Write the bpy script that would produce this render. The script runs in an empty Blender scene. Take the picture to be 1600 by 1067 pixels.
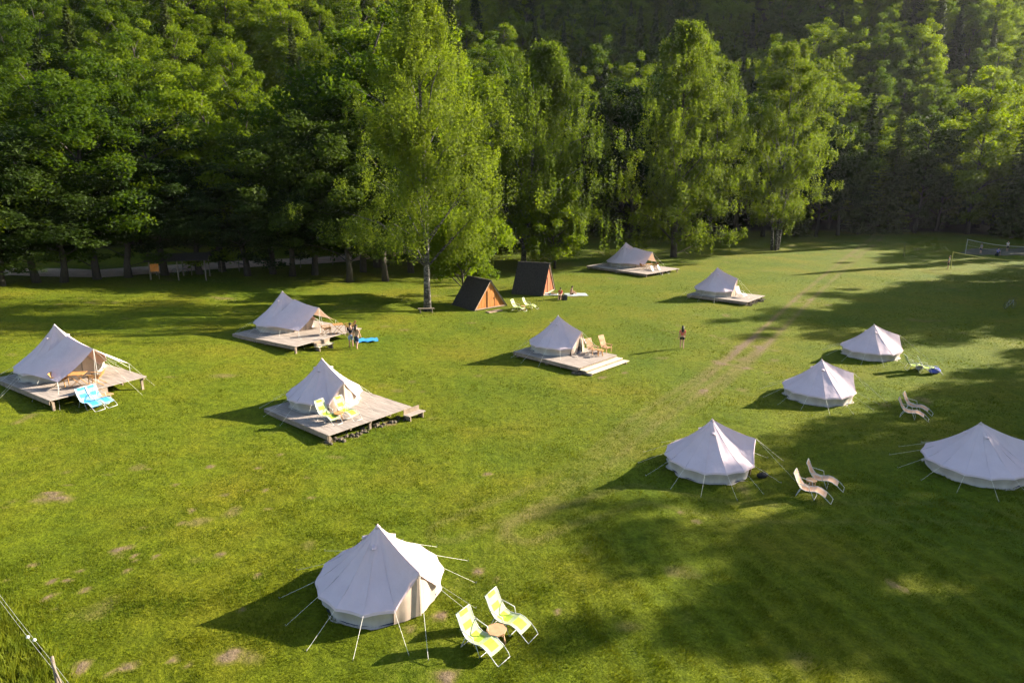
import bpy, math, random
import numpy as np
from mathutils import Vector, Matrix

# ------------------------------------------------------------------ camera, sky, sun, exposure
scene = bpy.context.scene
COL = scene.collection
CAM_H, PITCH, FPX = 13.5, math.radians(14.5), 1067.0
cam_data = bpy.data.cameras.new('camera')
cam_data.sensor_width = 36.0
cam_data.lens = FPX / 1600 * 36
cam_data.clip_start, cam_data.clip_end = 0.5, 3000
cam = bpy.data.objects.new('camera', cam_data)
COL.objects.link(cam)
cam.location = (0, 0, CAM_H)
cam.rotation_euler = (math.pi / 2 - PITCH, 0, 0)
scene.camera = cam

SUN_AZ, SUN_EL = 22.0, 21.5          # degrees from +x towards +y, and above the horizon
world = bpy.data.worlds.new('World')
scene.world = world
world.use_nodes = True
wn = world.node_tree
bg = wn.nodes['Background']
sky = wn.nodes.new('ShaderNodeTexSky')
sky.sky_type = 'NISHITA'
sky.sun_disc = False
sky.sun_elevation = math.radians(SUN_EL)
sky.sun_rotation = math.radians(90 - SUN_AZ)
sky.air_density, sky.dust_density, sky.ozone_density = 1.0, 1.0, 1.2
wn.links.new(sky.outputs[0], bg.inputs[0])
bg.inputs[1].default_value = 0.066
sun_data = bpy.data.lights.new('sun', 'SUN')
sun_data.energy = 5.0
sun_data.angle = math.radians(0.55)
sun_data.color = (1.0, 0.90, 0.74)
sun = bpy.data.objects.new('sun', sun_data)
COL.objects.link(sun)
SD = Vector((math.cos(math.radians(SUN_EL)) * math.cos(math.radians(SUN_AZ)),
             math.cos(math.radians(SUN_EL)) * math.sin(math.radians(SUN_AZ)),
             math.sin(math.radians(SUN_EL))))
sun.rotation_euler = SD.to_track_quat('Z', 'Y').to_euler()
sun.location = SD * 200
vs = scene.view_settings
vs.view_transform = 'Standard'
vs.look = 'None'
vs.exposure = 2.08
vs.gamma = 1.0
vs.use_curve_mapping = False
scene.cycles.max_bounces = 3
scene.cycles.diffuse_bounces = 1
scene.cycles.transmission_bounces = 2
scene.cycles.volume_bounces = 0
scene.cycles.use_denoising = True
scene.cycles.adaptive_threshold = 0.03
scene.cycles.sample_clamp_indirect = 4

# ------------------------------------------------------------------ helpers
def tag(o, label=None, cat=None, group=None, kind=None):
    if label: o['label'] = label
    if cat: o['category'] = cat
    if group: o['group'] = group
    if kind: o['kind'] = kind
    return o

def empty(name, loc=(0, 0, 0), rz=0.0, label=None, cat=None, group=None):
    o = bpy.data.objects.new(name, None)
    o.empty_display_size = 0.2
    COL.objects.link(o)
    o.location = loc
    o.rotation_euler = (0, 0, rz)
    return tag(o, label, cat, group)

def link_mesh(name, me, parent=None):
    o = bpy.data.objects.new(name, me)
    COL.objects.link(o)
    if parent is not None: o.parent = parent
    return o

def copy_tree(o, parent=None):
    c = o.copy()
    COL.objects.link(c)
    c.parent = parent
    for ch in o.children: copy_tree(ch, c)
    return c

class MB:
    """collects shapes and links them as ONE mesh object"""
    def __init__(s): s.v, s.f, s.m = [], [], []
    def face(s, pts, mi=0):
        b = len(s.v); s.v += [tuple(p) for p in pts]; s.f.append(tuple(range(b, b + len(pts)))); s.m.append(mi)
    def box(s, c, size, rot=None, mi=0):
        b = len(s.v)
        hx, hy, hz = size[0] / 2, size[1] / 2, size[2] / 2
        for dx, dy, dz in ((-1,-1,-1),(1,-1,-1),(1,1,-1),(-1,1,-1),(-1,-1,1),(1,-1,1),(1,1,1),(-1,1,1)):
            p = Vector((dx * hx, dy * hy, dz * hz))
            if rot is not None: p = rot @ p
            s.v.append((p.x + c[0], p.y + c[1], p.z + c[2]))
        for q in ((0,3,2,1),(4,5,6,7),(0,1,5,4),(1,2,6,5),(2,3,7,6),(3,0,4,7)):
            s.f.append(tuple(b + i for i in q)); s.m.append(mi)
        return s
    def bar(s, p0, p1, w, t, mi=0, up=(0, 0, 1)):
        p0, p1 = Vector(p0), Vector(p1)
        d = (p1 - p0); L = d.length; d.normalize()
        u = Vector(up)
        side = d.cross(u)
        if side.length < 1e-4: side = Vector((1, 0, 0))
        side.normalize(); n = side.cross(d)
        R = Matrix((d, side, n)).transposed()
        return s.box((p0 + p1) / 2, (L, w, t), R, mi)
    def tube(s, pts, rad, n=6, mi=0, cap=True):
        pts = [Vector(p) for p in pts]
        if not hasattr(rad, '__len__'): rad = [rad] * len(pts)
        b = len(s.v)
        for i, p in enumerate(pts):
            d = (pts[min(i + 1, len(pts) - 1)] - pts[max(i - 1, 0)]).normalized()
            a = d.cross(Vector((0, 0, 1)))
            if a.length < 1e-3: a = d.cross(Vector((1, 0, 0)))
            a.normalize(); c = d.cross(a)
            for k in range(n):
                t = 2 * math.pi * k / n
                q = p + (a * math.cos(t) + c * math.sin(t)) * rad[i]
                s.v.append(tuple(q))
        for i in range(len(pts) - 1):
            for k in range(n):
                k2 = (k + 1) % n
                s.f.append((b + i * n + k, b + i * n + k2, b + (i + 1) * n + k2, b + (i + 1) * n + k)); s.m.append(mi)
        if cap:
            s.f.append(tuple(b + k for k in reversed(range(n)))); s.m.append(mi)
            e = b + (len(pts) - 1) * n
            s.f.append(tuple(e + k for k in range(n))); s.m.append(mi)
        return s
    def ball(s, c, r, n=8, m=6, mi=0):
        if not hasattr(r, '__len__'): r = (r, r, r)
        b = len(s.v)
        for i in range(1, m):
            ph = math.pi * i / m
            for k in range(n):
                t = 2 * math.pi * k / n
                s.v.append((c[0] + r[0] * math.sin(ph) * math.cos(t), c[1] + r[1] * math.sin(ph) * math.sin(t), c[2] + r[2] * math.cos(ph)))
        top = len(s.v); s.v.append((c[0], c[1], c[2] + r[2])); s.v.append((c[0], c[1], c[2] - r[2]))
        for i in range(m - 2):
            for k in range(n):
                k2 = (k + 1) % n
                s.f.append((b + i * n + k, b + (i + 1) * n + k, b + (i + 1) * n + k2, b + i * n + k2)); s.m.append(mi)
        for k in range(n):
            k2 = (k + 1) % n
            s.f.append((top, b + k, b + k2)); s.m.append(mi)
            s.f.append((top + 1, b + (m - 2) * n + k2, b + (m - 2) * n + k)); s.m.append(mi)
        return s
    def mesh(s, name, mats, smooth=False):
        me = bpy.data.meshes.new(name)
        me.from_pydata(s.v, [], s.f)
        if not isinstance(mats, (list, tuple)): mats = [mats]
        for m in mats: me.materials.append(m)
        if len(mats) > 1: me.polygons.foreach_set('material_index', s.m)
        if smooth: me.polygons.foreach_set('use_smooth', [True] * len(me.polygons))
        me.update()
        return me
    def build(s, name, mats, parent=None, smooth=False):
        return link_mesh(name, s.mesh(name, mats, smooth), parent)

def np_mesh(name, verts, quads, mat, smooth=False):
    """fast mesh from numpy arrays, all faces with the same corner count"""
    me = bpy.data.meshes.new(name)
    nf, k = quads.shape
    me.vertices.add(len(verts)); me.vertices.foreach_set('co', np.ascontiguousarray(verts, dtype=np.float32).ravel())
    me.loops.add(nf * k); me.loops.foreach_set('vertex_index', np.ascontiguousarray(quads, dtype=np.int32).ravel())
    me.polygons.add(nf)
    me.polygons.foreach_set('loop_start', np.arange(0, nf * k, k, dtype=np.int32))
    if smooth: me.polygons.foreach_set('use_smooth', np.ones(nf, dtype=bool))
    me.update(calc_edges=True)
    me.materials.append(mat)
    return me

# ------------------------------------------------------------------ materials
def new_mat(name):
    m = bpy.data.materials.new(name); m.use_nodes = True
    nt = m.node_tree
    return m, nt, nt.nodes['Principled BSDF'], nt.nodes['Material Output']

def noise_node(nt, scale, detail=3, coord='Object', rough=0.6, stretch=None):
    tc = nt.nodes.new('ShaderNodeTexCoord')
    nz = nt.nodes.new('ShaderNodeTexNoise')
    nz.inputs['Scale'].default_value = scale; nz.inputs['Detail'].default_value = detail; nz.inputs['Roughness'].default_value = rough
    if stretch:
        mp = nt.nodes.new('ShaderNodeMapping'); mp.inputs['Scale'].default_value = stretch
        nt.links.new(tc.outputs[coord], mp.inputs[0]); nt.links.new(mp.outputs[0], nz.inputs['Vector'])
    else:
        nt.links.new(tc.outputs[coord], nz.inputs['Vector'])
    return nz

def ramp(nt, src, stops):
    r = nt.nodes.new('ShaderNodeValToRGB')
    els = r.color_ramp.elements
    els[0].position, els[0].color = stops[0][0], (*stops[0][1], 1)
    els[1].position, els[1].color = stops[-1][0], (*stops[-1][1], 1)
    for p, c in stops[1:-1]:
        e = els.new(p); e.color = (*c, 1)
    nt.links.new(src, r.inputs[0])
    return r

def simple(name, c, rough=0.7, var=0.18, scale=6.0, bump=0.0, metal=0.0, stretch=None, transl=0.0, spec=0.3):
    m, nt, p, out = new_mat(name)
    nz = noise_node(nt, scale, 4, stretch=stretch)
    lo = tuple(x * (1 - var) for x in c); hi = tuple(min(1, x * (1 + var)) for x in c)
    r = ramp(nt, nz.outputs[0], [(0.3, lo), (0.7, hi)])
    nt.links.new(r.outputs[0], p.inputs['Base Color'])
    p.inputs['Roughness'].default_value = rough; p.inputs['Metallic'].default_value = metal
    p.inputs['Specular IOR Level'].default_value = spec
    if bump:
        b = nt.nodes.new('ShaderNodeBump'); b.inputs['Strength'].default_value = bump; b.inputs['Distance'].default_value = 0.02
        nt.links.new(nz.outputs[0], b.inputs['Height']); nt.links.new(b.outputs[0], p.inputs['Normal'])
    if transl:
        t = nt.nodes.new('ShaderNodeBsdfTranslucent'); nt.links.new(r.outputs[0], t.inputs[0])
        mx = nt.nodes.new('ShaderNodeMixShader'); mx.inputs[0].default_value = transl
        nt.links.new(p.outputs[0], mx.inputs[1]); nt.links.new(t.outputs[0], mx.inputs[2]); nt.links.new(mx.outputs[0], out.inputs[0])
    return m

def leaf_mat(name, dark, light, tcol, transl=0.4, hue_by_obj=0.5, scale=0.35):
    m, nt, p, out = new_mat(name)
    nz = noise_node(nt, scale, 3)
    oi = nt.nodes.new('ShaderNodeObjectInfo')
    ma = nt.nodes.new('ShaderNodeMath'); ma.operation = 'MULTIPLY_ADD'
    ma.inputs[1].default_value = hue_by_obj; nt.links.new(oi.outputs['Random'], ma.inputs[0])
    sb = nt.nodes.new('ShaderNodeMath'); sb.operation = 'ADD'; sb.inputs[1].default_value = -hue_by_obj / 2
    nt.links.new(nz.outputs[0], sb.inputs[0]); nt.links.new(sb.outputs[0], ma.inputs[2])
    r = ramp(nt, ma.outputs[0], [(0.25, dark), (0.75, light)])
    nt.links.new(r.outputs[0], p.inputs['Base Color'])
    p.inputs['Roughness'].default_value = 0.6; p.inputs['Specular IOR Level'].default_value = 0.08
    t = nt.nodes.new('ShaderNodeBsdfTranslucent')
    mxc = nt.nodes.new('ShaderNodeMix'); mxc.data_type = 'RGBA'; mxc.blend_type = 'MULTIPLY'; mxc.inputs[0].default_value = 1.0
    nt.links.new(r.outputs[0], mxc.inputs[6]); mxc.inputs[7].default_value = (*tcol, 1)
    nt.links.new(mxc.outputs[2], t.inputs[0])
    mx = nt.nodes.new('ShaderNodeMixShader'); mx.inputs[0].default_value = transl
    nt.links.new(p.outputs[0], mx.inputs[1]); nt.links.new(t.outputs[0], mx.inputs[2]); nt.links.new(mx.outputs[0], out.inputs[0])
    return m

M = {}
M['leaf'] = leaf_mat('beech_leaves', (0.032, 0.060, 0.005), (0.112, 0.158, 0.010), (2.1, 2.0, 0.5), 0.5)
M['leaf_dark'] = leaf_mat('shade_darkened_leaves', (0.014, 0.028, 0.005), (0.046, 0.070, 0.009), (1.5, 1.6, 0.6), 0.35)  # dark green pushed darker: forest shade put into the leaf colour
M['leaf_birch'] = leaf_mat('birch_leaves', (0.068, 0.102, 0.013), (0.128, 0.166, 0.019), (1.6, 1.6, 0.55), 0.5, 0.3)
M['leaf_yellow'] = leaf_mat('maple_leaves', (0.066, 0.110, 0.008), (0.125, 0.172, 0.011), (1.7, 1.65, 0.45), 0.5, 0.3)
M['needles'] = leaf_mat('spruce_needles', (0.024, 0.040, 0.010), (0.060, 0.078, 0.014), (1.4, 1.4, 0.7), 0.25)
M['bark'] = simple('grey_bark', (0.055, 0.045, 0.035), 0.9, 0.4, 3.0, 0.5, stretch=(3, 3, 0.6))
def birch_bark():
    m, nt, p, out = new_mat('birch_bark')
    nz = noise_node(nt, 2.2, 5, stretch=(1.2, 1.2, 2.6))
    r = ramp(nt, nz.outputs[0], [(0.47, (0.030, 0.027, 0.023)), (0.58, (0.15, 0.135, 0.115)), (0.80, (0.36, 0.33, 0.29))])
    nt.links.new(r.outputs[0], p.inputs['Base Color']); p.inputs['Roughness'].default_value = 0.85
    return m
M['birch_bark'] = birch_bark()

def canvas_mat():
    m, nt, p, out = new_mat('tent_canvas')
    nz = noise_node(nt, 1.3, 4)
    r = ramp(nt, nz.outputs[0], [(0.3, (0.68, 0.545, 0.575)), (0.7, (0.74, 0.60, 0.635))])
    nt.links.new(r.outputs[0], p.inputs['Base Color']); p.inputs['Roughness'].default_value = 0.85; p.inputs['Specular IOR Level'].default_value = 0.15
    wv = noise_node(nt, 2.5, 3, stretch=(1, 1, 0.35))
    b = nt.nodes.new('ShaderNodeBump'); b.inputs['Strength'].default_value = 0.4; b.inputs['Distance'].default_value = 0.08
    nt.links.new(wv.outputs[0], b.inputs['Height']); nt.links.new(b.outputs[0], p.inputs['Normal'])
    t = nt.nodes.new('ShaderNodeBsdfTranslucent'); t.inputs[0].default_value = (0.66, 0.40, 0.20, 1)
    mx = nt.nodes.new('ShaderNodeMixShader'); mx.inputs[0].default_value = 0.16
    nt.links.new(p.outputs[0], mx.inputs[1]); nt.links.new(t.outputs[0], mx.inputs[2]); nt.links.new(mx.outputs[0], out.inputs[0])
    return m
M['canvas'] = canvas_mat()
M['wall_canvas'] = simple('eave_shaded_wall_canvas', (0.40, 0.35, 0.30), 0.9, 0.15, 2.0, 0.3, stretch=(1, 1, 0.3))  # darker than the roof: shade under the eaves put into the colour
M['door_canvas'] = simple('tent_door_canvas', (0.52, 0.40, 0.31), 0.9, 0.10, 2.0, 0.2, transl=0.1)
M['seam'] = simple('canvas_seam', (0.30, 0.25, 0.20), 0.9, 0.1)
M['rope'] = simple('cotton_rope', (0.72, 0.68, 0.58), 0.9, 0.1)
M['peg'] = simple('steel_peg', (0.35, 0.35, 0.36), 0.4, 0.1, metal=0.8)
M['dark_in'] = simple('dark_vent', (0.03, 0.03, 0.035), 0.9, 0.1)
M['deck'] = simple('weathered_decking', (0.31, 0.255, 0.215), 0.85, 0.32, 1.6, 0.2, stretch=(0.6, 6, 6))
M['deck_side'] = simple('weathered_timber', (0.24, 0.18, 0.13), 0.85, 0.3, 2.5, 0.2)
M['newwood'] = simple('fresh_timber', (0.62, 0.52, 0.36), 0.75, 0.14, 2.5, 0.1, stretch=(0.5, 5, 5))
M['warmwood'] = simple('oiled_wood', (0.45, 0.22, 0.075), 0.6, 0.25, 5.0, stretch=(1, 4, 4))
M['palewood'] = simple('pale_wood', (0.44, 0.25, 0.13), 0.65, 0.2, 5.0)
M['orangeboard'] = simple('orange_stained_board', (0.46, 0.17, 0.035), 0.6, 0.28, 3.0, 0.15, stretch=(4, 4, 0.5))
M['rustboard'] = simple('rust_stained_board', (0.27, 0.075, 0.022), 0.65, 0.28, 3.0, 0.15, stretch=(4, 4, 0.5))
M['blackroof'] = simple('black_roof_board', (0.042, 0.034, 0.029), 0.8, 0.5, 2.0, 0.3, stretch=(5, 5, 0.6))
M['trim'] = simple('pale_trim_board', (0.36, 0.25, 0.17), 0.7, 0.2, 3.0)
M['lime'] = simple('lime_fabric', (0.36, 0.48, 0.05), 0.8, 0.1, transl=0.2)
M['palelime'] = simple('pale_lime_fabric', (0.46, 0.52, 0.27), 0.8, 0.08, transl=0.2)
M['blue'] = simple('sky_blue_fabric', (0.05, 0.32, 0.66), 0.8, 0.15, transl=0.2)
M['paleblue'] = simple('pale_blue_fabric', (0.20, 0.50, 0.74), 0.8, 0.1, transl=0.2)
M['beige'] = simple('beige_fabric', (0.62, 0.36, 0.22), 0.8, 0.1, transl=0.2)
M['beigelight'] = simple('pale_beige_fabric', (0.64, 0.42, 0.30), 0.8, 0.08, transl=0.2)
M['white'] = simple('white_fabric', (0.76, 0.72, 0.66), 0.8, 0.06)
M['metal'] = simple('white_metal_tube', (0.55, 0.54, 0.50), 0.35, 0.06, metal=0.0, spec=0.5)
M['skin'] = simple('skin', (0.48, 0.27, 0.18), 0.55, 0.08)
M['hair'] = simple('dark_hair', (0.014, 0.010, 0.008), 0.6, 0.3, 20)
M['coral'] = simple('coral_cloth', (0.66, 0.14, 0.10), 0.85, 0.12)
M['black'] = simple('black_cloth', (0.014, 0.014, 0.017), 0.85, 0.2)
M['navy'] = simple('navy_cloth', (0.03, 0.04, 0.085), 0.85, 0.2)
M['jean'] = simple('light_denim', (0.24, 0.30, 0.44), 0.85, 0.2)
M['olive'] = simple('patterned_cloth', (0.13, 0.11, 0.05), 0.85, 0.6, 18)
M['tan'] = simple('tan_cloth', (0.42, 0.28, 0.19), 0.85, 0.2)
M['red'] = simple('red_cloth', (0.55, 0.03, 0.025), 0.85, 0.15)
M['teal'] = simple('teal_cloth', (0.12, 0.30, 0.28), 0.85, 0.15)
M['greycloth'] = simple('grey_cloth', (0.30, 0.31, 0.33), 0.85, 0.15)
M['bluecloth'] = simple('blue_cloth', (0.10, 0.12, 0.45), 0.85, 0.15)
M['paleblanket'] = simple('pale_blue_blanket', (0.46, 0.52, 0.52), 0.9, 0.1)
M['darkplastic'] = simple('dark_plastic', (0.025, 0.03, 0.03), 0.5, 0.2)
M['orange_sheet'] = simple('orange_panel', (0.80, 0.27, 0.05), 0.6, 0.15)
M['post'] = simple('grey_post_wood', (0.20, 0.155, 0.115), 0.9, 0.35, 6, 0.4, stretch=(4, 4, 0.6))
M['yellowtape'] = simple('yellow_tape', (0.62, 0.52, 0.14), 0.7, 0.1)
M['greytape'] = simple('grey_tape', (0.42, 0.40, 0.38), 0.7, 0.1)
M['sand'] = simple('pale_sand', (0.085, 0.075, 0.05), 0.95, 0.25, 1.5)
M['gravel'] = simple('road_gravel', (0.55, 0.38, 0.27), 0.95, 0.2, 1.2, 0.4)
M['stone'] = simple('field_stone', (0.10, 0.08, 0.055), 0.95, 0.5, 5, 0.5)
M['wire'] = simple('white_fence_cord', (0.40, 0.39, 0.33), 0.7, 0.1)
M['straw'] = simple('dry_twig', (0.30, 0.26, 0.2), 0.9, 0.2)

# ------------------------------------------------------------------ terrain
EX = np.array([-400, -120, -61, -42, -10, 13, 45, 73, 92, 104, 130, 400], float)
EY = np.array([60, 76, 86, 95, 116, 138, 143, 146, 139, 128, 108, 60], float)
def edge_y(x): return np.interp(x, EX, EY)
def sstep(a, b, x):
    t = np.clip((x - a) / (b - a), 0, 1); return t * t * (3 - 2 * t)
def gz(x, y):
    x = np.asarray(x, float); y = np.asarray(y, float)
    z = 0.07 * np.log1p(np.exp(np.clip((-6 - x) / 2.5, -30, 30))) * 2.5 * sstep(95, 60, np.abs(x))
    z = np.minimum(z, 3.0)
    z = z + 0.05 * np.sin(x * 0.23 + 1) * np.sin(y * 0.19) + 0.02 * np.sin(x * 0.9 + y * 0.6)
    hy = edge_y(np.minimum(x, 80)) + 0.42 * np.maximum(x - 80, 0)
    d = np.minimum(np.maximum(y - hy - 6, 0), 260)
    sl = 0.46 + 0.42 * sstep(60, 130, x)
    z = z + sl * d * d / (d + 14) * (1 - 0.30 * sstep(120, 300, d))
    z = z + 30 * np.exp(-((x - 118) / 40.0) ** 2) * sstep(215, 290, y)
    return z
def gzf(x, y): return float(gz(x, y))

def ray(u, v):
    x = (u - 800) / FPX; y = -(v - 533.5) / FPX
    return x, math.cos(PITCH) + y * math.sin(PITCH), -math.sin(PITCH) + y * math.cos(PITCH)
def at(u, v, dz=0.0):
    """the point dz above the terrain that the photograph shows at pixel (u, v)"""
    dx, dy, dzz = ray(u, v)
    z = dz
    for _ in range(25):
        t = (z - CAM_H) / dzz
        z = 0.5 * z + 0.5 * (gzf(dx * t, dy * t) + dz)
    t = (z - CAM_H) / dzz
    return Vector((dx * t, dy * t, gzf(dx * t, dy * t) + dz))

def axis(segs):
    out = [segs[0][0]]
    for a, b, n in segs: out += list(np.linspace(a, b, n + 1)[1:])
    return np.array(out)
XS = axis([(-600, -130, 30), (-130, -40, 75), (-40, -17, 60), (-17, 14, 175), (14, 42, 90), (42, 120, 80), (120, 600, 60)])
YS = axis([(-80, 12, 20), (12, 32, 115), (32, 70, 130), (70, 150, 100), (150, 420, 70), (420, 900, 16)])
GX, GY = np.meshgrid(XS, YS)
GZ = gz(GX, GY)

rng = np.random.default_rng(7)
def seg_dist(px, py, poly):
    best = np.full(px.shape, 1e9); side = np.zeros(px.shape)
    for (ax, ay), (bx, by) in zip(poly[:-1], poly[1:]):
        L2 = (bx - ax) ** 2 + (by - ay) ** 2
        t = np.clip(((px - ax) * (bx - ax) + (py - ay) * (by - ay)) / L2, 0, 1)
        d = np.hypot(px - ax - t * (bx - ax), py - ay - t * (by - ay))
        s = np.sign((bx - ax) * (py - ay) - (by - ay) * (px - ax))
        m = d < best; best[m] = d[m]; side[m] = s[m]
    return best, side
def vnoise(x, y, s, seed):
    r = np.random.default_rng(seed); tab = r.random((256, 256))
    fx, fy = x / s, y / s
    ix, iy = np.floor(fx).astype(int), np.floor(fy).astype(int)
    tx, ty = fx - ix, fy - iy; tx = tx * tx * (3 - 2 * tx); ty = ty * ty * (3 - 2 * ty)
    g = lambda a, b: tab[a % 256, b % 256]
    return (g(ix, iy) * (1 - tx) + g(ix + 1, iy) * tx) * (1 - ty) + (g(ix, iy + 1) * (1 - tx) + g(ix + 1, iy + 1) * tx) * ty

track_px = [(1372, 371), (1338, 397), (1290, 437), (1240, 482), (1165, 556), (1100, 612), (1010, 676), (900, 765), (800, 858), (705, 965), (640, 1060)]
TRACK = [tuple(at(*p)[:2]) for p in track_px]
TRACK = [(TRACK[0][0] + 6, TRACK[0][1] + 12)] + TRACK + [(TRACK[-1][0] - 1.5, TRACK[-1][1] - 6)]
track2_px = [(1190, 530), (1110, 590), (1010, 655), (930, 720), (850, 770), (700, 830)]
TRACK2 = [tuple(at(*p)[:2]) for p in track2_px]
arc_px = [(820, 830), (900, 800), (1000, 770), (1150, 800), (1300, 800), (1500, 800), (1640, 830)]
ARC = [tuple(at(*p)[:2]) for p in arc_px]
Z7 = lambda a, b: (a / 2.758, 680 + b / 2.758)
mole = [Z7(*p) + (s,) for *p, s in [(280,160,.3),(300,215,.22),(210,265,.7),(270,272,.5),(60,290,.5),(460,170,.25),(640,145,.25),(755,210,.2),(905,135,.25),(905,175,.25),(900,205,.25),
        (1140,235,.2),(1070,237,.15),(965,260,.22),(830,320,.2),(950,510,.22),(670,520,.15),(580,520,.2),(585,540,.15),(555,485,.25),(410,468,.25),(620,395,.25),(775,375,.3),(550,585,.2),(340,585,.2),
        (290,625,.2),(220,632,.18),(370,665,.22),(260,682,.18),(205,700,.2),(250,745,.24),(295,740,.15),(20,635,.22),(140,560,.25),(345,1000,.45),(530,1005,.45),(750,970,.24),(815,990,.28),
        (960,955,.42),(1000,940,.3),(1110,600,.25),(1340,270,.22),(1105,140,.3),(1210,80,.3),(1045,745,.2),(1320,180,.2)]]
mole += [(700, 1056, .45), (640, 985, .3), (745, 893, .25), (690, 960, .3), (775, 905, .22), (845, 1040, .2), (1100, 610, .4), (1065, 800, .35), (1090, 815, .3), (870, 955, .2),
         (1400, 915, .5), (905, 585, .5), (940, 590, .5), (975, 583, .4), (515, 690, .5), (560, 680, .5), (610, 662, .5), (1170, 478, .5), (1190, 472, .5), (760, 740, .4), (300, 800, .2), (420, 795, .2), (180, 860, .25)]
MOLE = [(at(u, v).x, at(u, v).y, s) for u, v, s in mole]

def wear_at(x, y):
    w = np.zeros(x.shape)
    n1 = vnoise(x, y, 1.1, 3); n2 = vnoise(x, y, 0.35, 4); n3 = vnoise(x, y, 4.5, 5); n4 = vnoise(x, y, 0.9, 8)
    d, s = seg_dist(x, y, TRACK)
    wheel = np.exp(-((d - 0.75) / np.where(y > 36, 0.24, 0.3)) ** 2) * (0.7 + 0.95 * sstep(36, 60, y))
    w += wheel * np.where(s > 0, 0.32, 0.44) * (0.55 + 0.6 * n3) * np.clip((y - 12) / 30, 0.3, 1)
    w += 0.10 * np.exp(-(d / 1.7) ** 2) * (0.5 + n1)
    d, s = seg_dist(x, y, TRACK2)
    w += 0.45 * np.exp(-((d - 0.7) / 0.35) ** 2) * n3 * 1.3
    d, s = seg_dist(x, y, ARC)
    w += 0.22 * np.exp(-((d - 0.75) / 0.3) ** 2)
    for mx, my, ms in MOLE:
        r = np.hypot(x - mx, (y - my) * 0.9) / (ms * 0.68)
        w += 0.85 * np.clip(1.2 - r - 1.5 * (n2 - 0.5), 0, 1) * (r < 2.2)
    w += np.clip((n1 * 0.5 + n4 * 0.5 - 0.70) * 3.2, 0, 0.5) * sstep(0.42, 0.7, n3)
    return np.clip(w, 0, 1)
WEAR = wear_at(GX, GY)
forest_floor = sstep(-4, 6, GY - edge_y(GX))

def ground_mat():
    m, nt, p, out = new_mat('meadow_ground')
    L = nt.links.new
    n1 = noise_node(nt, 0.14, 4); n2 = noise_node(nt, 2.3, 5, rough=0.7); n3 = noise_node(nt, 9.0, 4, rough=0.75)
    big = ramp(nt, n1.outputs[0], [(0.28, (0.060, 0.096, 0.0035)), (0.50, (0.090, 0.114, 0.0042)), (0.74, (0.128, 0.122, 0.007))])
    fine = ramp(nt, n2.outputs[0], [(0.28, (0.58, 0.62, 0.5)), (0.72, (1.4, 1.3, 1.3))])
    fine2 = ramp(nt, n3.outputs[0], [(0.3, (0.6, 0.62, 0.6)), (0.7, (1.4, 1.38, 1.35))])
    def mul(a, b):
        x = nt.nodes.new('ShaderNodeMix'); x.data_type = 'RGBA'; x.blend_type = 'MULTIPLY'; x.inputs[0].default_value = 1
        L(a, x.inputs[6]); L(b, x.inputs[7]); return x.outputs[2]
    def mix(f, a, b):
        x = nt.nodes.new('ShaderNodeMix'); x.data_type = 'RGBA'
        L(f, x.inputs[0]); L(a, x.inputs[6]); L(b, x.inputs[7]); return x.outputs[2]
    g = mul(mul(big.outputs[0], fine.outputs[0]), fine2.outputs[0])
    at_w = nt.nodes.new('ShaderNodeAttribute'); at_w.attribute_name = 'wear'
    straw = ramp(nt, n2.outputs[0], [(0.3, (0.11, 0.095, 0.025)), (0.7, (0.16, 0.125, 0.045))])
    soil = ramp(nt, n3.outputs[0], [(0.3, (0.085, 0.060, 0.034)), (0.7, (0.20, 0.145, 0.088))])
    w1 = nt.nodes.new('ShaderNodeMapRange'); w1.inputs[1].default_value = 0.12; w1.inputs[2].default_value = 0.6; wz = nt.nodes.new('ShaderNodeMath'); wz.operation = 'MULTIPLY_ADD'; wz.inputs[1].default_value = 0.55; L(n3.outputs[0], wz.inputs[0]); L(at_w.outputs['Fac'], wz.inputs[2])
    wy = nt.nodes.new('ShaderNodeMath'); wy.operation = 'MULTIPLY_ADD'; wy.inputs[1].default_value = 0.35; L(n2.outputs[0], wy.inputs[0]); L(wz.outputs[0], wy.inputs[2])
    we = nt.nodes.new('ShaderNodeMath'); we.operation = 'SUBTRACT'; we.inputs[1].default_value = 0.45; L(wy.outputs[0], we.inputs[0])
    L(we.outputs[0], w1.inputs[0])
    w2 = nt.nodes.new('ShaderNodeMapRange'); w2.inputs[1].default_value = 0.58; w2.inputs[2].default_value = 0.85; L(we.outputs[0], w2.inputs[0])
    g = mix(w1.outputs[0], g, straw.outputs[0]); g = mix(w2.outputs[0], g, soil.outputs[0])
    at_f = nt.nodes.new('ShaderNodeAttribute'); at_f.attribute_name = 'forest'
    litter = ramp(nt, n2.outputs[0], [(0.3, (0.02, 0.018, 0.010)), (0.7, (0.05, 0.042, 0.022))])
    g = mix(at_f.outputs['Fac'], g, litter.outputs[0])
    L(g, p.inputs['Base Color']); p.inputs['Roughness'].default_value = 0.95; p.inputs['Specular IOR Level'].default_value = 0.1
    add = nt.nodes.new('ShaderNodeMath'); add.operation = 'MULTIPLY_ADD'; add.inputs[1].default_value = 0.35
    L(n3.outputs[0], add.inputs[0]); L(n2.outputs[0], add.inputs[2])
    b = nt.nodes.new('ShaderNodeBump'); b.inputs['Strength'].default_value = 0.9; b.inputs['Distance'].default_value = 0.10
    L(add.outputs[0], b.inputs['Height']); L(b.outputs[0], p.inputs['Normal'])
    return m
M['ground'] = ground_mat()
ny, nx = GX.shape
GZ2 = GZ + np.where(GY < 60, 0.03 * np.clip(WEAR - 0.55, 0, 1) * 1.5, 0)
gv = np.stack([GX, GY, GZ2], -1).reshape(-1, 3)
idx = np.arange(nx * ny).reshape(ny, nx)
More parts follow.
